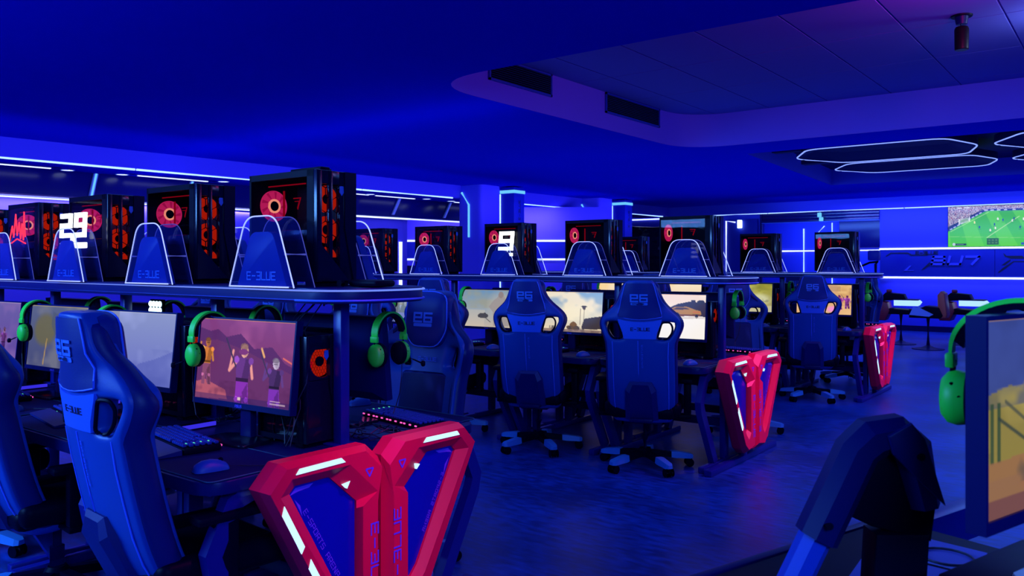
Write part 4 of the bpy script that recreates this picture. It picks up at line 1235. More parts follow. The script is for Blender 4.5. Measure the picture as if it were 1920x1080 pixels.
for P in ([(0, .30), (.10, .20), (.55, .20), (.62, .12), (.95, .12), (.95, .10), (.22, .10), (.05, .17)], [(-.15, -.36), (.0, -.20), (.30, .02), (.80, .02), (.80, -.01), (.32, -.01), (.05, -.25), (-.12, -.38)], [(-.05, -.12), (.12, .02), (.22, .08), (.22, .03), (.05, -.12)]):
    prism(bm, [(a * .62 - 2.30, b * .62 + 1.54) for a, b in P], lambda a, z, tt: (a, YB - .031 - tt, z), 0, .003)
build('motif', bm, 'logo_dark', t, smooth=0)
# dark doorway and the corridor beyond it
struct(quick('wall_corridor', lambda b: (span(b, (-9.4, 22.5, 0), (-4.0, 22.6, 2.9)), span(b, (-9.4, YB + .12, 0), (-9.3, 22.5, 2.9)), span(b, (-4.1, YB + .12, 0), (-4.0, 22.5, 2.9)), span(b, (-9.4, YB + .12, 2.9), (-4, 22.6, 2.95))), 'wall', smooth=0))
t = thing('roller_shutter', 'dark slatted shutter box across the top of the back doorway', 'shutter', (0, 0, 0))
bm = nb()
for k in range(3): span(bm, (DX0, YB - .06 + .01 * k, 2.51 + .075 * k), (DX1, YB + .10, 2.58 + .075 * k), .008)
build('slats', bm, 'dark_panel', t)
quick('rail', lambda b: span(b, (DX0, YB - .07, 2.495), (DX1, YB + .02, 2.512)), 'piping', t)
quick('post', lambda b: span(b, (DX0 - .05, YB - .06, 0), (DX0, YB + .12, 2.74)), 'dark_panel', t)
tag(quick('hanging_lamp', lambda b: (box(b, (-6.03, YB - .16, 2.655), (.09, .05, .10), .01), box(b, (-5.99, YB - .16, 2.555), (.09, .05, .09), .01), cyl(b, (-6.03, YB - .12, 2.70), (-6.03, YB - .12, 2.99), .006)), 'led_cyan'), 'small pale lamp hanging before the dark doorway shutter', 'lamp')
def poly_led(name, label, pts, r=.018, mat='led'): return led_bar(name, label, lambda b: tube(b, pts, r, 6), mat)
poly_led('corridor_light', 'upright light line at the left of the corridor beyond the doorway', [(-7.3, 22.47, .8), (-7.3, 22.47, 2.46)])
poly_led('corridor_light', 'bent light line at the middle of the corridor beyond the doorway', [(-6.75, 22.47, 2.52), (-6.95, 22.47, 2.31), (-6.95, 22.47, 1.84), (-6.80, 22.47, 1.70), (-6.80, 22.47, 1.3), (-6.95, 22.47, 1.1)], .014)
poly_led('corridor_light', 'second upright light line in the corridor beside the dark screen', [(-6.55, 22.47, .9), (-6.55, 22.47, 2.6)], .014)
poly_led('corridor_light', 'level white light line across the corridor wall beyond the doorway', [(-8.4, 22.47, 1.855), (-4.2, 22.47, 1.855)], .026, 'led_white')
poly_led('corridor_light', 'bent light line at the right end of the corridor beyond the doorway', [(-4.95, 22.47, 2.36), (-5.15, 22.47, 2.2), (-5.15, 22.47, 1.95), (-5.05, 22.47, 1.7), (-5.05, 22.47, 1.3)], .014)
tag(quick('dark_screen', lambda b: span(b, (-6.35, 22.40, 1.93), (-4.4, 22.49, 2.66), .01), 'dark_panel'), 'large dark screen on the corridor wall beyond the doorway', 'screen')
t = thing('lit_portal', 'pale portal frame with light edges left of the doorway', 'portal', (0, 0, 0))
quick('panel', lambda b: span(b, (-8.36, YB - .12, 0), (-7.56, YB, 2.62), .01), 'wall_panel', t)
quick('light_edge', lambda b: (tube(b, [(-8.36, YB - .13, .9), (-8.36, YB - .13, 2.59), (-8.12, YB - .13, 2.55)], .018, 6)), 'led_white', t)
quick('lamp_block', lambda b: span(b, (-8.04, YB - .2, 2.40), (-7.94, YB - .12, 2.60), .01), 'lamp_white', t)
led_bar('light_tube', 'upright white light tube left of the lit portal', lambda b: cyl(b, (-8.58, YB - .06, .8), (-8.58, YB - .06, 2.3), .035, seg=10), 'led_white')

# two clad pillars on the left
def pillar(x, y, label, label2):
    o = quick('pillar', lambda b: prism(b, rounded([(x - .30, y - .30), (x + .30, y - .30), (x + .30, y + .30), (x - .30, y + .30)], .10, 4), XY, 0, CE - .003), 'wall_pale', smooth=.6)
    tag(o, label, 'pillar'); o['kind'] = 'structure'
    t = thing('light_totem', label2, 'totem', (x + .42, y + .50, 0))
    quick('body', lambda b: span(b, (-.17, -.17, 0), (.17, .17, 2.98), .02), 'wall_panel', t, smooth=.5)
    quick('cap_light', lambda b: span(b, (-.178, -.178, 2.86), (.178, .178, 2.92), .004), 'led_cyan', t)
    quick('edge_light', lambda b: box(b, (-.172, -.172, 1.9), (.03, .03, 1.9), .004), 'led', t)
    quick('lettering', lambda b: strokes(b, 'E-BLUE', lambda a, c, tt: (.171 + tt, .03 - c, 2.35 + a), 0, 0, .055, w=.8, gap=.4, st=.2), 'logo_dark', t)
    led_bar('pillar_light', 'bent pale light line on the face of the ' + label.split(' with')[0].split(' nearer')[0], lambda b: tube(b, [(x - .18, y - .32, 2.86), (x, y - .32, 2.62), (x, y - .32, 2.0)], .020, 6), 'led_cyan')
pillar(-10.15, 12.1, 'pale pillar with bent light line behind the middle shelf', 'blue totem with light cap beside the nearer pale pillar')
pillar(-10.0, 16.1, 'second pale pillar nearer to the back wall', 'blue totem with light cap beside the second pale pillar')

# crumpled black plastic sheet over something tall near the back
def lump(b):
    rr = random.Random(5); N, K = 46, 30; V = []
    for k in range(K + 1):
        z = 2.42 * k / K; row = []
        for i in range(N):
            a = 2 * PI * i / N
            cx, cy = math.cos(a), math.sin(a); s = 1 / max(abs(cx), abs(cy)) ** .8
            wob = 1 + .07 * math.sin(5 * a + z * 4) + rr.uniform(-.055, .055)
            top = 1 if k < K else .85
            row.append(b.verts.new((-10.15 + .78 * cx * s * wob * top, 18.6 + .45 * cy * s * wob * top, z + (rr.uniform(-.03, .03) if 0 < k else 0) + (.05 * math.sin(a * 2) if k == K else 0))))
        V.append(row)
    for A, C in zip(V, V[1:]):
        for i in range(N): b.faces.new((A[i], A[(i + 1) % N], C[(i + 1) % N], C[i]))
    b.faces.new(V[-1])
tag(quick('plastic_cover', lump, 'black_gloss', smooth=.35), 'crumpled glossy black plastic sheet covering something tall by the far wall', 'cover')

# ceiling vents, spot, hexagonal lights
def vent(y0, y1, label):
    t = thing('air_vent', label, 'vent', (-4.775, (y0 + y1) / 2, 3.30), group='ceiling recess vents')
    L = (y1 - y0) / 2
    bm = nb()
    for s in (-1, 1): box(bm, (.008, 0, s * .105), (.018, 2 * L + .06, .02)); box(bm, (.008, s * (L + .02), 0), (.018, .02, .23))
    build('frame', bm, 'vent_frame', t)
    bm = nb()
    for k in range(10): box(bm, (.010, 0, -.09 + k * .02), (.012, 2 * L, .006), rot=Matrix.Rotation(.5, 4, 'Y'))
    build('slats', bm, 'black_steel', t, smooth=0)
    quick('backing', lambda b: box(b, (.002, 0, 0), (.003, 2 * L + .02, .21)), 'black', t)
vent(5.85, 6.80, 'slatted air vent at the rounded left end of the ceiling recess')
vent(7.92, 9.15, 'slatted air vent nearer the inner corner of the ceiling recess')
t = thing('ceiling_spotlight', 'black cylindrical spotlight hanging from the tiled ceiling recess', 'spotlight', (-1.113, 7.185, CT))
quick('rose', lambda b: lathe(b, [(.075, -.012), (.078, -.001)], 24), 'black', t)
quick('neck', lambda b: (lathe(b, [(.04, -.07), (.05, -.012)], 16), cyl(b, (0, 0, -.10), (0, 0, -.06), .02)), 'black_steel', t)
quick('can', lambda b: lathe(b, [(.045, -.27), (.05, -.265), (.052, -.11), (.044, -.09)], 20), 'wood_red', t)
def hexlight(cx, cy, L, W, rot, label):
    t = thing('hexagonal_light', label, 'light', (cx, cy, CE + .02), rot, group='hexagonal ceiling lights')
    P = [(-L / 2, 0), (-L / 2 + .45, -W / 2), (L / 2 - .25, -W / 2), (L / 2, -.0), (L / 2 - .25, W / 2), (-L / 2 + .45, W / 2)]
    P = rounded(P, .20, 5)
    quick('light_ring', lambda b: tube(b, [(a, c, 0) for a, c in P], .010, 6, closed=True), 'hex_led', t)
    bm = nb()
    q = lambda s, z: [(a * s, c * (1 - (1 - s) * 3), z) for a, c in P]
    loft(bm, [q(1.01, .0), q(1.01, .10), q(.97, .10), q(.99, .0)])
    build('rim', bm, 'black_steel', t)
    quick('recess', lambda b: loft(b, [q(.985, .012), q(.80, .09)], False, True), 'navy', t, smooth=0)
hexlight(-2.83, 11.95, 2.35, 1.75, 0, 'long hexagonal ceiling light ring nearest the camera in the far recess')
hexlight(-2.82, 13.75, 2.35, 1.55, 0, 'long hexagonal ceiling light ring behind the nearest one')
hexlight(-.35, 12.0, 2.35, 1.75, 0, 'hexagonal ceiling light ring cut off by the right side, nearer one')
hexlight(-.35, 13.8, 2.35, 1.55, 0, 'hexagonal ceiling light ring cut off by the right side, farther one')
struct(quick('trim_3', lambda b: (span(b, (-4.1, 11.25, CE + .04), (-3.7, 11.40, CE + .3)), span(b, (-4.2, 12.8, CE + .04), (-3.75, 13.0, CE + .3))), 'navy', smooth=0))

# television with a football match
t = thing('television', 'wall television showing a green football pitch on the back wall', 'television', (-2.56, YB, 2.295))
quick('casing', lambda b: span(b, (-.775, -.06, -.44), (.775, 0, .44), .006), 'black', t)
screen_grid('screen', pic_football(192, 108), 1.53, .862, 'tv_screen', t, (0, -.063, 0))

# bar seats and play consoles by the back wall
def pole(b, h):
    lathe(b, [(.26, 0), (.26, .012), (.10, .035), (.035, .07)], 28); cyl(b, (0, 0, .06), (0, 0, h), .032)
def swivel_seat(label, loc, rz, mat='orange'):
    t = thing('swivel_seat', label, 'seat', loc, rz, group='seats by the back wall')
    quick('pedestal', lambda b: pole(b, .56), 'black_steel', t)
    bm = nb(); prism(bm, [(-.27, .55), (.22, .55), (.26, .60), (.20, .74), (-.02, .76), (-.14, .68), (-.27, .70)], XZ, -.20, .20, .02)
    build('seat', bm, 'black', t, smooth=.5)
    for s in (-1, 1):
        quick('side_guard', lambda b: prism(b, [(-.26, .60), (.05, .58), (.12, .62), (-.08, .72), (-.20, .74)], XZ, s * .205 - .006, s * .205 + .006), 'white_plastic', t)
    quick('back_shell', lambda b: prism(b, [(.18, .54), (.30, .56), (.32, .62), (.28, .98), (.22, 1.02), (.17, .95)], XZ, -.17, .17, .03), mat, t, smooth=.5)
def console(label, loc, rz, mat='red_dark'):
    t = thing('play_console', label, 'console', loc, rz, group='consoles by the back wall')
    quick('pedestal', lambda b: pole(b, .56), 'black_steel', t)
    quick('tray', lambda b: prism(b, [(-.35, .56), (.30, .56), (.34, .64), (-.35, .68)], XZ, -.22, .22, .02), 'black', t, smooth=.5)
    quick('lit_slab', lambda b: prism(b, [(-.10, .72), (.30, .72), (.34, .78), (.30, .82), (-.10, .82)], XZ, -.2, .2, .01), 'slab_light', t)
    quick('slab_top', lambda b: box(b, (.10, 0, .83), (.42, .38, .02), .005), 'black_steel', t)
    quick('hood', lambda b: prism(b, [(-.30, .80), (.10, .84), (.06, .93), (-.24, .96), (-.30, .90)], XZ, -.17, .17, .02), 'black', t, smooth=.5)
    quick('knob', lambda b: box(b, (-.20, 0, .985), (.09, .12, .06), .02), mat, t)
    quick('side_shell', lambda b: prism(b, [(-.42, .44), (-.24, .44), (-.16, .62), (-.20, .78), (-.34, .80), (-.42, .70)], XZ, -.24, .24, .04), mat, t, smooth=.5)
console('play console with lit slab beside the farthest red end panel', (-3.55, 16.45, 0), .1)
swivel_seat('swivel seat with orange back in the open floor by the printed wall', (-2.95, 15.7, 0), .0)
console('play console with lit slab behind the green headset band', (-2.55, 17.0, 0), .0)
swivel_seat('swivel seat with orange back peeping over the near headset band', (-1.72, 16.7, 0), .4)
t = thing('jointed_arm', 'small jointed arm with a box head beside the farthest shelf end', 'arm', (-4.37, 18, 0))
quick('stand', lambda b: (lathe(b, [(.2, 0), (.2, .02), (.04, .05)], 20), cyl(b, (0, 0, .03), (0, 0, 1.5), .03)), 'black_steel', t)
quick('arm', lambda b: (tube(b, [(0, 0, 1.5), (.05, 0, 1.54), (-.12, 0, 1.52), (-.30, 0, 1.44)], .022, 8)), 'black', t)
quick('head', lambda b: box(b, (-.03, 0, 1.67), (.23, .16, .21), .03), 'wall_panel', t)
# ------------------------------------------------------------------ rows of stations
ORD = ['first', 'second', 'third', 'fourth', 'fifth', 'sixth', 'seventh']
ROWS = {
 'near':   dict(C=2.20, x0=-2.86, p=.905, sk=.025, front=5, back=4, xl=-7.2, end='red end panel'),
 'middle': dict(C=6.00, x0=-2.86, p=.910, sk=0.0, front=5, back=3, xl=-8.0, end='red end panel'),
 'far':    dict(C=9.85, x0=-2.84, p=.910, sk=0.0, front=4, back=2, xl=-7.5, end='red end panel'),
}
P_chair, P_tower, P_dtower = Proto(make_chair()), Proto(make_tower()), Proto(make_tower(w=.175, l=.30, h=.44, desk=True))
P_plate, P_set, P_desk = Proto(make_plate()), Proto(make_headset()), Proto(make_desk())
_mon, TILT = make_monitor(); P_mon = Proto(_mon)
P_key, P_mouse, P_mat, P_bar, P_ad = Proto(make_keyboard()), Proto(make_mouse()), Proto(make_mat()), Proto(make_bar()), Proto(make_adapter())
P_panel = Proto(make_end_panel())

def where(k, row, side): return f'{ORD[k]} from red panel, {row} row {side} side'
def put(proto, row, k, side, dx, dy, z, label, group, rz=0.0):
    """station-local placement: dx along the row, dy towards the row's centre line (user at -dy)"""
    r = ROWS[row]; s = 1 if side == 'camera' else -1
    xs = r['x0'] - r['p'] * k
    x = xs + s * dx; y = r['C'] + s * dy + r['sk'] * (-2.6 - x)
    return proto.put((x, y, z), rz + (0 if s > 0 else PI), label, group)

def add_screen(mon, fn, wh, tilt=None):
    o = screen_grid('screen', fn(*wh), SW, SH, 'screen', mon, (0, .001, 0))
    o.data.transform(tilt or TILT); return o

PICS = {('near', 'camera'): [(pic_dusk, (200, 112)), (pic_fog, (120, 68)), (pic_olive, (96, 54)), (pic_violet, (96, 54)), (pic_blue, (64, 36))],
        ('middle', 'camera'): [(pic_car, (140, 80)), (pic_desert, (120, 68)), (pic_dust, (120, 68)), (pic_forest, (96, 54)), (pic_blue, (64, 36))],
        ('far', 'camera'): [(pic_street, (120, 68)), (pic_splash, (96, 54)), (pic_bright, (64, 36)), (pic_bright, (64, 36))]}
WHAT = {('near', 'camera'): ['purple dusk with three armed figures', 'pale blue fog', 'murky olive ruins', 'violet haze', 'blue cloud'],
        ('middle', 'camera'): ['brown car on white ground', 'desert sky with palm trees', 'a dusty soldier and vehicle', 'pale forest', 'blue cloud'],
        ('far', 'camera'): ['ochre street with magenta figures', 'yellow green splash', 'bright sunset', 'bright sunset']}
# chair placement (x, y, turn) measured station by station
CH = {('near', 'camera'): [(-2.76, 1.63, -.08, .965), (-3.82, 1.63, -.08, .965), (-4.80, 1.63, .0), None, None],
      ('near', 'far'): [(-2.88, 2.76, PI + .10, .98), (-3.85, 3.10, PI), (-4.75, 3.15, PI), (-5.6, 3.2, PI)],
      ('middle', 'camera'): [(-2.87, 5.30, .40), (-3.83, 5.30, .38), (-4.85, 5.35, .35), (-5.75, 5.4, .3), None],
      ('middle', 'far'): [(-2.80, 6.95, PI + .6), (-3.8, 6.9, PI), (-4.75, 6.9, PI)],
      ('far', 'camera'): [(-2.86, 9.08, .32), (-3.80, 9.05, .25), (-4.7, 9.05, .2), None],
      ('far', 'far'): [(-2.95, 10.75, PI - .5), (-3.75, 10.9, PI)]}
for row, r in ROWS.items():
    posts = [r['x0'] + .325 - r['p'] * q for q in range(5)]
    make_shelf(f'long dark raised shelf carrying the tower computers of the {row} row', r['C'], r['xl'], posts, -math.atan(r['sk']))
    pp = P_panel.put((-2.345, r['C'] - (.045 if row == 'near' else .07), 0), 0, f'red V shaped end panel with white lights closing the {row} row', 'red end panels')
    pp.scale = (1, .95, 1.01)
    for side in ('camera', 'far'):
        n = r['front'] if side == 'camera' else r['back']
        for k in range(n):
            w = where(k, row, side)
            put(P_desk, row, k, side, .0 if side == 'camera' else 0, 0, 0, f'dark gaming desk, {w}', 'gaming desks')
            mon = put(P_mon, row, k, side, -.055 if side == 'camera' else .03, -.24, .75,
                      (f'monitor showing {WHAT[(row, side)][k]}, {w}' if side == 'camera' else f'black monitor seen from behind, {w}'), 'monitors', rz=.066)
            for c in list(mon.children):
                if c.name.startswith('screen'): bpy.data.objects.remove(c)
            if side == 'camera': add_screen(mon, *PICS[(row, side)][k])
            else: add_screen(mon, pic_blue if k % 2 else pic_ruin, (48, 27))
            put(P_set, row, k, side, -.315, -.235, 1.268, f'green headset over a monitor corner, {w}', 'green headsets', rz=.066)
            put(P_dtower, row, k, side, .130, -.10, .75, f'tower computer on the desk, {w}', 'tower computers on desks')
            if k < 4 and not (row == 'far' and k > 2):
                put(P_mat, row, k, side, .02, -.51, .7505, f'dark desk mat, {w}', 'desk mats')
                put(P_key, row, k, side, -.19, -.44, .7565, f'dark mechanical keyboard, {w}', 'keyboards', rz=-.17)
                put(P_mouse, row, k, side, .30, -.60, .7565, f'dark computer mouse, {w}', 'mice', rz=-.25)
            if side == 'camera' and k < 4:
                put(P_bar, row, k, side, -.415, -.26, .7505, f'low violet light bar, {w}', 'light bars', rz=PI / 2)
            if side == 'camera' and k < 3:
                put(P_ad, row, k, side, .32, -.23, .63, f'pale power adapter in the cable tray, {w}', 'power adapters', rz=.3)
            c = CH[(row, side)][k]
            if c:
                ch = P_chair.put((c[0], c[1], 0), c[2], f'dark gaming chair, {w}', 'gaming chairs')
                ch.scale = (1, 1, c[3] if len(c) > 3 else 1)
            # on the shelf: acrylic stand per side, one tower per pair of stations
            put(P_plate, row, k, side, .085 if side == 'camera' else -.05, -.205, 1.382, f'clear lit stand with lettered plaque, {w}', 'acrylic stands')
            if side == 'camera':
                put(P_tower, row, k, side, .02, -.005, 1.382, f'black tower computer on the shelf, {ORD[k]} from the red end panel of the {row} row', 'tower computers on shelves')

# lit number signs behind two of the clear stands, a red reflection drawn as a glowing script and the small lamp
def sign(label, loc, text, h, mat='digit', w=.95, gap=.62):
    t = thing('number_sign', label, 'sign', loc, 0)
    wd = text_width(text, h, w, gap)
    quick('digits', lambda b: strokes(b, text, lambda a, c, tt: (a, -tt, c), -wd / 2, .070, h, w=w, gap=gap, st=.24, depth=.012, slant=.10), mat, t, smooth=0)
    quick('foot', lambda b: (span(b, (-wd / 2 - .01, -.012, 0), (wd / 2 + .01, .006, .03), .003), span(b, (-.02, -.010, .025), (.02, .004, .08)), ), mat, t)
    return t
sign('glowing white number 29 sign on the shelf before the third near row tower', (-4.535, 2.02, 1.56), '29', .105)
sign('glowing white number 9 sign on the middle shelf behind a clear stand', (-4.60, 5.86, 1.55), '9', .14)
bm = nb()  # glowing tubes imitate a red reflection in the tower's glass
pts = [(-.11, .0), (-.07, .09), (-.05, .02), (-.02, .16), (.0, .03), (.03, .11), (.05, .01), (.07, .10), (.09, .0), (.10, .17), (.115, .02)]
tube(bm, [(a, 0, b) for a, b in pts], .004, 6)
tube(bm, [(-.10, 0, -.02), (.0, 0, .01), (.12, 0, -.02)], .004, 6)
tag(build('script_reflection', bm, 'reflection_red', None, loc=(-5.43, 2.085, 1.62)), 'red script reflection on the glass of the fourth near row tower', 'reflection')
t = thing('led_lamp', 'small bright white square lamp behind the second near row monitor', 'lamp', (-4.25, 2.33, 1.20))
for q in range(8): quick('led_lens', lambda b: lathe(b, [(.016, 0), (.016, .004), (.009, .009)], 12, (0, 0, 0)), 'lamp_white', t).matrix_local = Matrix.Translation((-.048 + .032 * (q % 4), -.008, .024 + .034 * (q // 4))) @ Matrix.Rotation(PI / 2, 4, 'X')
quick('back', lambda b: box(b, (0, .004, .04), (.13, .02, .085), .004), 'black', t)
# things lying on the shelf ends and a bracket on the first tower
tag(quick('bracket', lambda b: (box(b, (-2.78, 2.20, 1.872), (.20, .05, .012), .004), box(b, (-2.70, 2.20, 1.862), (.05, .06, .016), .003)), 'black'), 'flat black bracket lying on top of the first near row tower', 'bracket')
tag(quick('pad_controller', lambda b: (box(b, (-2.42, 2.22, 1.398), (.16, .11, .028), .012), cyl(b, (-2.50, 2.14, 1.398), (-2.50, 2.12, 1.398), .014, seg=12)), 'black'), 'flat black device on the near shelf end beside the first tower', 'device')
tag(quick('pad_controller', lambda b: box(b, (-4.02, 6.15, 1.396), (.20, .11, .026), .012), 'black'), 'flat black device on the middle shelf between the second and third towers', 'device')

# loose cables behind the near row's first screens
def tangle(seed, c, n, sp):
    rr = random.Random(seed)
    def f(b):
        for q in range(n):
            p = Vector((c[0] + rr.uniform(-sp, sp), c[1] + rr.uniform(-sp * .6, sp * .6), c[2] + .006)); P = [p.copy()]
            d = rr.uniform(0, 2 * PI)
            for s in range(10):
                d += rr.uniform(-1, 1)
                p = Vector((c[0] + max(-sp, min(sp, p.x - c[0] + .045 * math.cos(d))), c[1] + max(-sp * .6, min(sp * .6, p.y - c[1] + .045 * math.sin(d))), c[2] + .005 + .03 * abs(math.sin(s * .8 + q)) * rr.random()))
                P.append(p.copy())
            tube(b, P, .0026, 5)
    return f
o = tag(quick('cable_tangle', tangle(3, (-2.58, 2.36, .75), 12, .16), 'cable'), 'tangle of black cables on the desk behind the first near row monitor', 'cables'); o['kind'] = 'stuff'
o = tag(quick('cable_tangle', tangle(4, (-3.46, 2.20, .75), 8, .14), 'cable'), 'tangle of black cables between the first and second near row monitors', 'cables'); o['kind'] = 'stuff'
def hang(b):
    rr = random.Random(11)
    for q in range(5):
        x = -2.74 + .03 * q; P = []
        for s in range(12):
            z = 1.31 - s * .05
            P.append((x + .05 * math.sin(s * .5 + q * 1.3) + rr.uniform(-.008, .008), 2.045 - .02 * math.sin(s * .45 + q) - .004 * s + (.10 if s == 0 else .04 if s == 1 else 0), max(.757, z)))
        tube(b, P, .0026, 5)
tag(quick('hanging_cables', hang, 'cable'), 'black cables hanging from the near shelf in front of the first desk tower', 'cables')

# ------------------------------------------------------------------ near desk at the right edge, turned; its user sits towards the right
RZ = math.radians(72.5)
dN = Vector((math.cos(RZ), math.sin(RZ))); nN = Vector((math.sin(RZ), -math.cos(RZ)))   # along the desk; towards its user
E0 = Vector((-.655, 2.20))      # a point of the desk's far edge
def nd(a, b): p = E0 + dN * a + nN * b; return (p.x, p.y)
t = thing('near_desk', 'dark turned desk cut off by the lower right corner', 'desk', (0, 0, 0))
quick('top', lambda b: prism(b, [nd(-1.0, 0), nd(.30, 0), nd(.30, 1.35), nd(-1.0, 1.35)], XY, .71, .75, .006), 'deep_black', t, smooth=.5)
quick('leg', lambda b: (box(b, (*nd(.15, .2), .36), (.07, .07, .71), .006), box(b, (*nd(.15, 1.15), .36), (.07, .07, .71), .006)), 'black_steel', t)
quick('leg', lambda b: (box(b, (*nd(-.9, .2), .36), (.07, .07, .71), .006), box(b, (*nd(-.9, 1.15), .36), (.07, .07, .71), .006)), 'black_steel', t)
bm = nb()
prism(bm, [nd(.28, .02), nd(.92, .02), nd(.92, .08), nd(.28, .08)], XY, .655, .755, .006)
prism(bm, [nd(.80, .005), nd(.83, .005), nd(.83, .02), nd(.80, .02)], XY, .69, .715)
build('frame_beam', bm, 'blue_steel', t, smooth=.5)
quick('frame_edge', lambda b: prism(b, [nd(-1.0, -.03), nd(.28, -.03), nd(.28, -.004), nd(-1.0, -.004)], XY, .69, .752, .004), 'black_steel', t, smooth=.5)
# riser, monitor, headset
MC = Vector((-.115, 1.845))
t = thing('riser_block', 'black riser block under the near monitor at the right edge', 'riser', (MC.x, MC.y, .75), RZ)
quick('block', lambda b: box(b, (0, .02, .067), (.36, .26, .134), .012), 'black', t)
mon, T0 = make_monitor(0.0)
mon.location = (MC.x, MC.y, .884); mon.rotation_euler = (0, 0, RZ)
mon['label'] = 'large near monitor showing colourful ruins, cut off by the right edge'; mon['group'] = 'monitors'
add_screen(mon, pic_ruin, (200, 112), T0)
hp = Vector((MC.x, MC.y)) - dN * .165
hs = P_set.put((hp.x, hp.y, 1.408), math.radians(90), 'large near green headset hanging on the monitor at the right edge', 'green headsets')
hs.scale = (1.1, 1.25, 1.02)

# bent support arm: hexagonal tube rising, crossing over and coming down, lighter inner tube below
def arm_pt(u, h, t=0.0):     # u across the picture plane of the arm, t its thickness direction
    q = Vector((-.47, 1.775)) + Vector((.80, .60)) * u + Vector((-.60, .80)) * t
    return (q.x, q.y, h)
t = thing('support_arm', 'dark angular bent support arm with paler inner tube on the near desk', 'arm', (0, 0, 0))
def hexsec(p, d, r, th):
    d = Vector(d).normalized(); n = Vector((-d.y, d.x))
    S = []
    for a, b in ((-1, -.45), (-.45, -1), (.45, -1), (1, -.45), (1, .45), (.45, 1), (-.45, 1), (-1, .45)):
        S.append(arm_pt(p[0] + n.x * r * a, p[1] + n.y * r * a, th * b))
    return S
bm = nb()
path = [(-.082, .905), (.002, 1.085), (.030, 1.110), (.082, 1.124), (.108, 1.095), (.135, .975)]
rads = [.040, .040, .042, .036, .040, .030]
rings = []
for i, p in enumerate(path):
    a = path[max(0, i - 1)]; b = path[min(len(path) - 1, i + 1)]
    rings.append(hexsec(p, (b[0] - a[0], b[1] - a[1]), rads[i], .045))
loft(bm, rings, True, True)
arm = build('arm_shell', bm, 'black_steel', t, smooth=.4)
bm = nb()
prism(bm, [(.01, 1.10), (.11, 1.11), (.160, .975), (.150, .90), (.03, .93), (-.035, .96)], lambda a, h, tt: arm_pt(a, h, tt), -.015, .03, .006)
build('gusset_plate', bm, 'deep_black', t, smooth=.4)
bm = nb()
prism(bm, [(.044, 1.125), (.092, 1.152), (.118, 1.122), (.160, .985), (.150, .995), (.107, 1.035), (.055, 1.088)], lambda a, h, tt: arm_pt(a, h, tt), -.054, -.040, .004)
build('side_plate', bm, 'black_steel', t, smooth=.4)
bm = nb(); loft(bm, [hexsec((-.158, .75), (.063, .155), .030, .034), hexsec((-.072, .93), (.063, .155), .030, .034)], True, True)
build('inner_tube', bm, 'tube_paint', t, smooth=.4)
bm = nb(); prism(bm, [(.02, .75), (.13, .75), (.14, .92), (.03, .92)], lambda a, h, tt: arm_pt(a, h, tt), -.03, .04, .006)
build('foot_block', bm, 'deep_black', t, smooth=.4)
bm = nb()
build_b = [quick('bolt', lambda b: cyl(b, arm_pt(a, h, -.058), arm_pt(a, h, -.030), .008, seg=10), 'deep_black', t) for (a, h) in ((.108, 1.085), (-.075, .945))]; bm.free()
# pale cards and a loop of cable on the near desk
def card(pts, label):
    tag(quick('card', lambda b: prism(b, pts, XY, .7505, .756), 'paper', smooth=0), label, 'card', 'pale cards on the near desk')
card([nd(.02, .10), nd(.20, .13), nd(.22, .30), nd(.06, .34)], 'pale flat card on the near desk behind the riser block')
card([nd(-.22, .20), nd(-.01, .12), nd(.03, .33), nd(-.18, .40)], 'pale flat card on the near desk beside the bent arm')
tag(quick('cable_loop', lambda b: tube(b, [(nd(.10, .26)[0] + .06 * math.cos(a), nd(.10, .26)[1] + .06 * math.sin(a), .760) for a in [2 * PI * q / 20 for q in range(20)]], .003, 6, closed=True), 'cable'), 'small black cable loop lying on a pale card', 'cable')

# ------------------------------------------------------------------ lamps, with some area lights added as fill
def area(name, loc, to, size, power, col=(.42, .50, 1.0), spread=180):
    l = bpy.data.lights.new(name, 'AREA'); l.shape = 'RECTANGLE'; l.size, l.size_y = size
    l.energy = power; l.color = col; l.spread = math.radians(spread)
    o = bpy.data.objects.new(name, l); COL.objects.link(o); o.location = loc
    o.rotation_euler = (Vector(to) - Vector(loc)).to_track_quat('-Z', 'Y').to_euler()
    o.visible_camera = False
    return o
BL = (.14, .19, 1.0)
BL = (.09, .25, 1.0)
area('fascia_fill', (-8.2, 9, 2.3), (-11, 9, 2.9), (16, .3), 45, (.16, .15, 1), 60)  # unseen fill added mid-room to brighten the left fascia
area('fascia_fill_back', (-2.5, 17.2, 2.3), (-2.5, 20, 2.9), (9, .3), 30, BL, 60)  # the same kind of added fill for the back fascia
area('bounce_fill_far', (-4.5, 13.5, 1.75), (-4.5, 13.5, 3), (8, 8), 75, BL)  # added to simulate light bouncing up onto the far ceiling
area('bounce_fill_mid', (-6.8, 7.5, 1.75), (-6.8, 7.5, 3), (5, 5), 30, BL)  # added bounce for the middle of the ceiling
o = area('wall_wash_left', (XC(5) - 1.12, 5, 2.35), (XC(5) - 1.25, 5, 1.9), (13, .10), 170, (.34, .30, 1))
area('soffit_fill', (XC(6) - .42, 6, 2.44), (XC(6) - .42, 6, 3), (13, .3), 14, (.05, .16, 1))  # unseen fill added below the soffit to brighten it
area('wall_wash_back', (-1, 19.2, 2.7), (-1, 19.9, 1.0), (9, .15), 110, (.16, .2, 1))
area('wall_wash_low', (-.3, 19.62, 1.12), (-.3, 19.9, .3), (8.5, .08), 26, (.20, .24, 1))
area('alcove_wash', (-11.0, 13.4, 2.6), (-11.6, 14, 1.4), (3, .3), 60, (.32, .28, 1))
area('room_fill', (-4, 13.2, 2.95), (-4, 13.2, 0), (6, 4), 120, BL)
area('aisle_right_fill', (.2, 8.5, 2.9), (.2, 8.5, 0), (2.5, 6), 150, BL)  # fill added to brighten the floor on the right
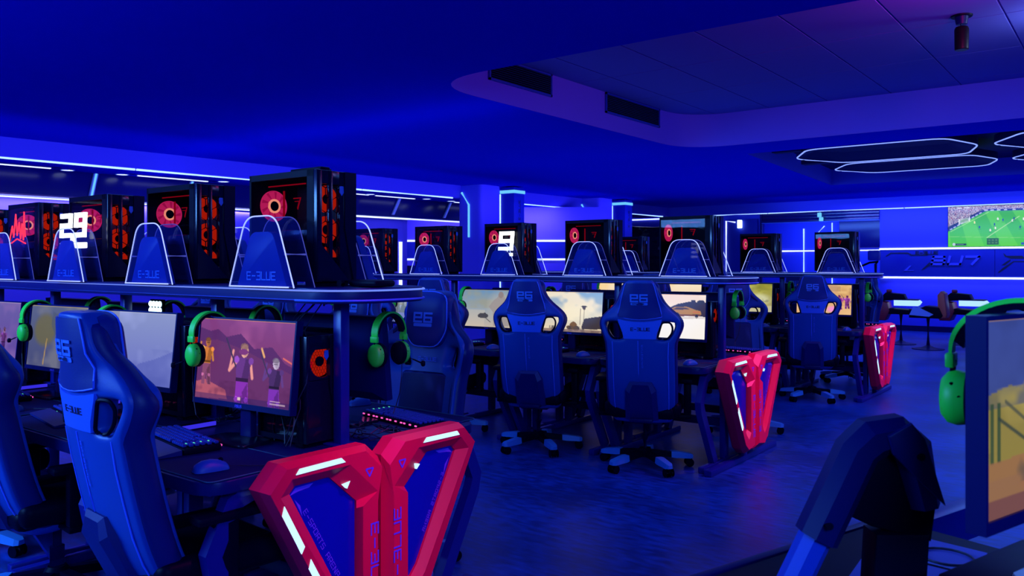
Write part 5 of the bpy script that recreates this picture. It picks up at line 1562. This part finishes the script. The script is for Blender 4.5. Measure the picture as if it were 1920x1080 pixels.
area('room_front', (-5, 4.0, 2.95), (-5, 4.0, 0), (5, 3), 55, BL)
area('aisle_front', (-5.5, -1.8, 2.7), (-3.6, 2.2, .9), (3.0, 1.2), 460, (.10, .34, 1))
area('camera_side', (1.8, -.6, 2.6), (-2.6, 3.4, .6), (2.0, 1.2), 150, (.09, .25, 1))
for c, e, bl in ((2.15, 2.3, .80), (5.93, 3.4, .45), (9.78, 3.4, .45)):
    area('panel_red_fill', (-.75, c - .1, 2.9), (-2.3, c, .42), (.2, .2), e, (1.0, .05, bl), 38)  # narrow red fills added, one aimed at each end panel
area('recess_pink', (.6, 6.0, 3.1), (-4.8, 7.5, 3.2), (1.0, .4), 19, (.40, .28, 1))
area('ceiling_pink', (-.6, 6.0, 3.2), (-1.0, 6.1, 3.42), (.4, .3), 22, (1.0, .03, .40))
area('ceiling_white', (-.25, 7.5, 3.22), (-.6, 7.5, 3.42), (.3, .4), 9, (.5, .75, 1.0))
area('corridor', (-6, 21.3, 2.8), (-6, 22.5, 1.2), (3, .5), 60, BL)
w = bpy.data.worlds.new('World'); SC.world = w; w.use_nodes = True
w.node_tree.nodes['Background'].inputs[0].default_value = (.05, .07, .9, 1); w.node_tree.nodes['Background'].inputs[1].default_value = .10

# ------------------------------------------------------------------ camera and view
cam = bpy.data.cameras.new('camera'); co = bpy.data.objects.new('camera', cam); COL.objects.link(co)
F = 1527.0
cam.sensor_width = 36; cam.lens = 36 * F / 1920; cam.shift_y = -43 / 1920
yaw = math.atan2(1527, 1975)
co.location = (0, 0, 1.47); co.rotation_euler = (PI / 2, 0, yaw)
cam.clip_start = .05; cam.clip_end = 100
cam.dof.use_dof = True; cam.dof.focus_distance = 4.6; cam.dof.aperture_fstop = 7.0
SC.camera = co
SC.view_settings.view_transform = 'Standard'; SC.view_settings.look = 'None'
SC.view_settings.exposure = 0.0; SC.view_settings.gamma = 1.0; SC.view_settings.use_curve_mapping = False
SC.cycles.use_denoising = True
SC.cycles.max_bounces = 6; SC.cycles.transparent_max_bounces = 16
SC.cycles.sample_clamp_indirect = 4.0; SC.cycles.caustics_reflective = False; SC.cycles.caustics_refractive = False
